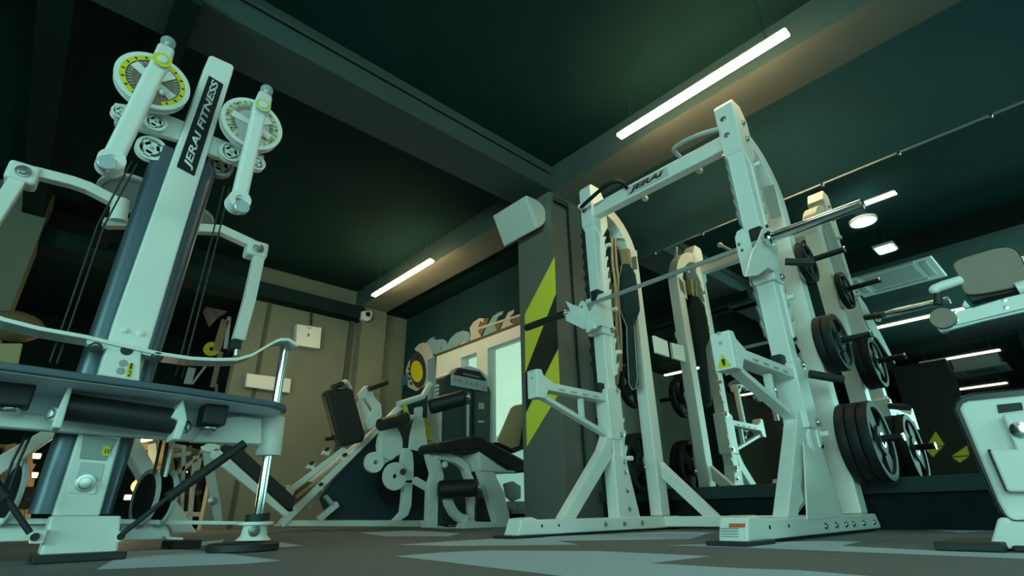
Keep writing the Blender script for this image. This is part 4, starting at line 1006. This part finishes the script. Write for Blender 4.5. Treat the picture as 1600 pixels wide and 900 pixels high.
bolt('panel_bolt', pX(1594, 672, XR-.05), (-1, 0, 0), .014, rm, CHROME)
MB().box((XR-.03, -.75, .035), (XR+.09, .325, .12))
b = MB(); p0 = pX(1545, 858, XR-.02); b.poly_prism([pX(1545, 857, XR-.03), pX(1558, 812, XR-.03), pX(1562, 809, XR-.03), pX(1572, 809, XR-.03), pX(1578, 815, XR-.03), pX(1700, 817, XR-.03), pX(1700, 862, XR-.03)], (.12, 0, 0)); b.build('foot_rail', WHITE, rm, .005)
b = MB(); b.poly_prism([pX(1519, 852, XR-.06), pX(1560, 852, XR-.06), pX(1560, 857, XR-.06), pX(1519, 856, XR-.06)], (.18, 0, 0)); b.build('foot_flange', WHITE, rm, .001)
y1 = pX(1474, 855, XR).y
MB().box((XR-.10, y1-.14, 0), (XR+.16, y1+.0, .022)).build('rubber_foot', RUBBER, rm, .004)
MB().box((XR-.05, -.6, 0), (XR+.11, y1-.15, .014)).build('rubber_foot', RUBBER, rm, .004)
# upper beam, pad, roller
rmS('beam', k7([(440, 380), (620, 350), (710, 315), (820, 300), (1300, 150), (1600, 80), (2200, -80), (2200, 150), (1600, 320), (1100, 440), (540, 580), (450, 555), (490, 470)]), XR-.02, .06, WHITE, .003)
rmS('beam_tab', k7([(630, 275), (670, 185), (760, 290), (700, 315)]), XR+.03, .02, WHITE, .002)
for q in ((1492, 488), (1494, 500), (1569, 469), (1572, 480.5)): bolt('beam_bolt', pX(*q, XR-.02), (-1, 0, 0), .004, rm)
A_ = pX(1478, 517, XR+.03); B_ = pX(1700, 473, XR+.03)
MB().tube([A_, A_+(B_-A_)*.03, A_+(B_-A_)*.08, B_], .04, 24, rs=[.030, .040, .044, .044]).build('roller_pad', BLACK, rm)
MB().poly_prism(qX(k7([(300, 610), (360, 580), (540, 585), (1100, 450), (1600, 330), (2200, 190), (2200, 210), (1600, 375), (1000, 510), (400, 665), (300, 690), (240, 640)]), XR-.03), (.03, 0, 0)).build('roller_bracket', UNDER, rm, .002)
MB().lathe(pX(1476, 500, XR-.02), (-1, .0, 0), [(0, 0), (.030, 0), (.030, .03), (0, .03)], 28).build('end_plug', GREYPAD, rm)
pd = MB().poly_prism(sm(qX(k6([(490, 440), (520, 400), (640, 330), (1000, 220), (1150, 180), (1320, 160), (1420, 185), (1500, 250), (1570, 380), (1640, 560), (1640, 640), (1560, 740), (1450, 790), (1000, 880), (760, 900), (690, 880), (640, 820), (580, 640), (500, 480), (490, 440)]), XR+.06), 3)[:-1], (.018, .0, .0)).build('pad_board', GREYPAD, rm, .004)
pts_ = sm(qX(k6([(486, 430), (530, 380), (640, 318), (1000, 210), (1150, 170), (1330, 150), (1430, 175), (1520, 250), (1600, 400), (1680, 580), (1670, 700), (1590, 790), (1460, 860), (1000, 960), (820, 1010), (760, 1000), (690, 900), (600, 690), (510, 520), (486, 430)]), XR+.078), 3)[:-1]
MB().poly_prism(pts_, (.05, 0, .0)).build('pad', BLACK, rm, .012, 3)
MB().tube([pX(1459, 452, XR+.02), pX(1475, 446, XR+.03), pX(1500, 438, XR+.06)], .015, 16, rs=[.014, .015, .014]).build('handle_tube', WHITE, rm)
MB().sphere(pX(1460, 453, XR+.02), .0142).build('tube_end', WHITE, rm)
MB().cyl(pX(1465, 459, XR+.02), pX(1466, 476, XR+.02), .012, 16).build('knob', RUBBER, rm)
MB().tube([pX(1590, 452, XR+.05), pX(1640, 437, XR+.05)], .020, 14).build('handle_tube', WHITE, rm)
slabX([(1592, 400), (1640, 395), (1640, 425), (1600, 428)], XR+.10, .03).build('pad_bracket', WHITE, rm, .004)
b = MB(); b.box((XR-.02, -.42, .08), (XR+.08, -.34, .95)); b.build('upright', WHITE, rm, .005)

# ================================================================== BACK ROOM (through the opening on the left)
def dimS(par, name, pts, Y, d, m, bev=.004): return slabY(pts, Y, d).build(name, m, par, bev)
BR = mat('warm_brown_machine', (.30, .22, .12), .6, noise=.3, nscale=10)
t = thing('cable_crossover_machine', 'distant pale machine frames in the warm lit back room', 'exercise machine', (1.1, 7.6, 0))
for a, c, w_ in (((268, 745), (330, 700), .05), ((232, 718), (298, 708), .05), ((262, 690), (280, 815), .06), ((287, 700), (283, 815), .04), ((305, 712), (296, 815), .05), ((322, 705), (348, 800), .06), ((232, 760), (300, 752), .04), ((300, 740), (330, 735), .06), ((238, 690), (290, 700), .05), ((316, 702), (300, 770), .04), ((240, 800), (350, 806), .05)):
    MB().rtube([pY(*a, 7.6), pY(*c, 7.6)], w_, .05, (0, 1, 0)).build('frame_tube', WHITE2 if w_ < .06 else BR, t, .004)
t = thing('pulley_station', 'dim tan pulley station seen between the trainer column and drop arm', 'exercise machine', (1.2, 8.0, 0))
for a, c, w_, m in (((352, 500), (338, 548), .10, ROPE), ((358, 495), (352, 545), .05, PLAST), ((345, 550), (332, 605), .06, ROPE), ((300, 575), (293, 600), .09, WHITE2), ((330, 560), (300, 600), .03, WHITE2), ((338, 600), (345, 800), .03, BR)):
    MB().rtube([pY(*a, 8.0), pY(*c, 8.0)], w_, .05, (0, 1, 0)).build('frame_tube', m, t, .004)
MB().annulus(pY(331, 545, 8.0), (0, 1, 0), .03, .10, .04, 24).build('yellow_disc', YELLOW, t)
o = MB().box(pY(300, 612, 8.3)-V(0, 0, .1), pY(375, 618, 8.3)+V(0, .05, 0)).build('wood_shelf', BR, None, .004); tag(o, 'low brown shelf board in the back room', 'shelf')
rnd = random.Random(4)
for gi, (gx0, gx1, Yc, l) in enumerate(((216, 262, 7.3, 'warm brown machine frame just behind the trainer low pulleys'), (262, 312, 8.0, 'golden machine frame behind the gas strut'), (0, 50, 7.4, 'brown machine frame low at the far left edge'))):
    t = thing('weight_machine', l, 'exercise machine', pY((gx0+gx1)/2, 812, Yc), 'weight machines in the back room')
    zt = pY(gx0, 684, Yc).z
    for k in range(5):
        x = gx0+(gx1-gx0)*(k+.5)/5+rnd.uniform(-3, 3)
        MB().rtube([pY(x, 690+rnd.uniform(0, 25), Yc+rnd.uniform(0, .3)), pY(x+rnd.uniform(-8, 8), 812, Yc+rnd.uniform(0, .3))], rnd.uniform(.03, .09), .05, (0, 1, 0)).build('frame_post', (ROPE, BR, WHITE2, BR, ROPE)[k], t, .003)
    for k in range(4):
        y = 700+k*26+rnd.uniform(-6, 6)
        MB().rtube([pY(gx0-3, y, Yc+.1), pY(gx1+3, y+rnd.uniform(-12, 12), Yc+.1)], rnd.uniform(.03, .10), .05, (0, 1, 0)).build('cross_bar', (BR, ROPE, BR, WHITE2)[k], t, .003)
    for k in range(3):
        c = pY(gx0+(gx1-gx0)*rnd.random(), 715+rnd.random()*70, Yc-.05)
        MB().annulus(c, (0, 1, 0), .02, rnd.uniform(.06, .11), .05, 20).build('disc', (BR, IRON, ROPE)[k], t)
t = thing('padded_seat', 'dim round brown pad on a tan post behind the guard strip at the left edge', 'seat', pY(20, 560, 5.4))
MB().sphere(pY(22, 510, 5.4), .17, (1.1, .8, .7)).build('cushion', mat('brown_pad', (.20, .13, .07), .7, noise=.3, nscale=9), t)
slabY([(-12, 562), (-2, 536), (36, 536), (26, 580), (-12, 590)], 5.4, .08).build('post', mat('tan_post', (.45, .38, .2), .6), t, .01)
MB().cyl(V(pY(10, 590, 5.44).x, 5.44, pY(10, 590, 5.44).z), V(pY(10, 590, 5.44).x, 5.44, 0), .03, 12).build('stem', IRON, t)
# warm small wall lamps in the back room
for i, (q, l) in enumerate((((230, 688), 'small glowing lamp just under the trainer beam'), ((47, 742), 'small glowing lamp low at the far left'), ((205, 777), 'small glowing lamp left of the low pulleys'), ((300, 735), 'small glowing lamp among the distant frames'), ((52, 712), 'glowing lamp above the lowest left lamp'))):
    c = pY(*q, 9.0)
    t = thing('wall_lamp', l, 'lamp', c, 'small warm lamps of the back room')
    MB().box(c-V(.07, 0, .03), c+V(.07, .03, .03)).build('diffuser', GOLDL, t, .01)
    MB().box(c+V(-.08, .03, -.035), c+V(.08, .06, .035)).build('back_plate', WHITE2, t, .004)
    MB().cyl(c+V(0, .05, 0), V(c.x, 10.5, c.z), .01, 6).build('mount_arm', IRON, t)
l = bpy.data.lights.new('back_room_lamp', 'POINT'); l.energy = 24; l.color = (1, .75, .35); l.shadow_soft_size = .15
o = bpy.data.objects.new('back_room_lamp', l); COL.objects.link(o); o.location = (.9, 7.1, .35)
l = bpy.data.lights.new('back_room_daylight', 'POINT'); l.energy = 5; l.color = (.7, 1, .8); l.shadow_soft_size = .3  # teal fill added to brighten the back room speaker
o = bpy.data.objects.new('back_room_daylight', l); COL.objects.link(o); o.location = (.6, 7.7, 1.3)
# warm fill light added for the brown glow on the end wall
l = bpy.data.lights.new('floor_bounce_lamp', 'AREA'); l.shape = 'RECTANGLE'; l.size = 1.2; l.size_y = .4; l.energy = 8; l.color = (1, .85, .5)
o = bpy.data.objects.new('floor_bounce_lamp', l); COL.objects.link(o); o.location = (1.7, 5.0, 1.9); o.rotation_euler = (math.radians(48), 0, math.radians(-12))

# ================================================================== FAR ROOM (seen only in the mirror)
structure(MB().box((-6.9, 1.62, 0), (-6.52, 2.55, Z_SOF)).build('trim_17', HAZB))
structure(MB().box((-3.9, 5.0, 0), (-3.5, 5.4, Z_SOF)).build('trim_18', WALLD))
t = thing('hazard_stripe_marking', 'yellow hazard triangles low on the dark pillar seen in the mirror', 'marking', (-6.519, 2.1, 1.1))
for k, pl in enumerate(([(1462, 674), (1445, 702), (1476, 695)], [(1447, 703), (1474, 697), (1458, 714)], [(1511, 696), (1487, 713), (1515, 711)], [(1488, 715), (1514, 713), (1500, 723)])):
    pw = [pX(x, y, 13.289) for x, y in pl]
    MB().poly_prism([V(6.77-p.x, p.y, p.z) for p in pw], (.003, 0, 0)).build('yellow_stripe', HAZY, t)
bt = thing('flat_bench', 'white framed bench reflected in the mirror', 'bench', (-1.6, 2.9, 0))
MB().box((-2.2, 2.75, .40), (-1.0, 3.05, .47)).build('pad', BLACK, bt, .02)
MB().rtube([(-2.1, 2.9, .36), (-1.1, 2.9, .36)], .06, .06, (0, 0, 1)).build('spine', WHITE, bt, .004)
for x in (-2.05, -1.15):
    MB().box((x-.03, 2.87, .03), (x+.03, 2.93, .34)).build('leg', WHITE, bt, .004); MB().box((x-.04, 2.65, 0), (x+.04, 3.15, .05)).build('foot', WHITE, bt, .004)
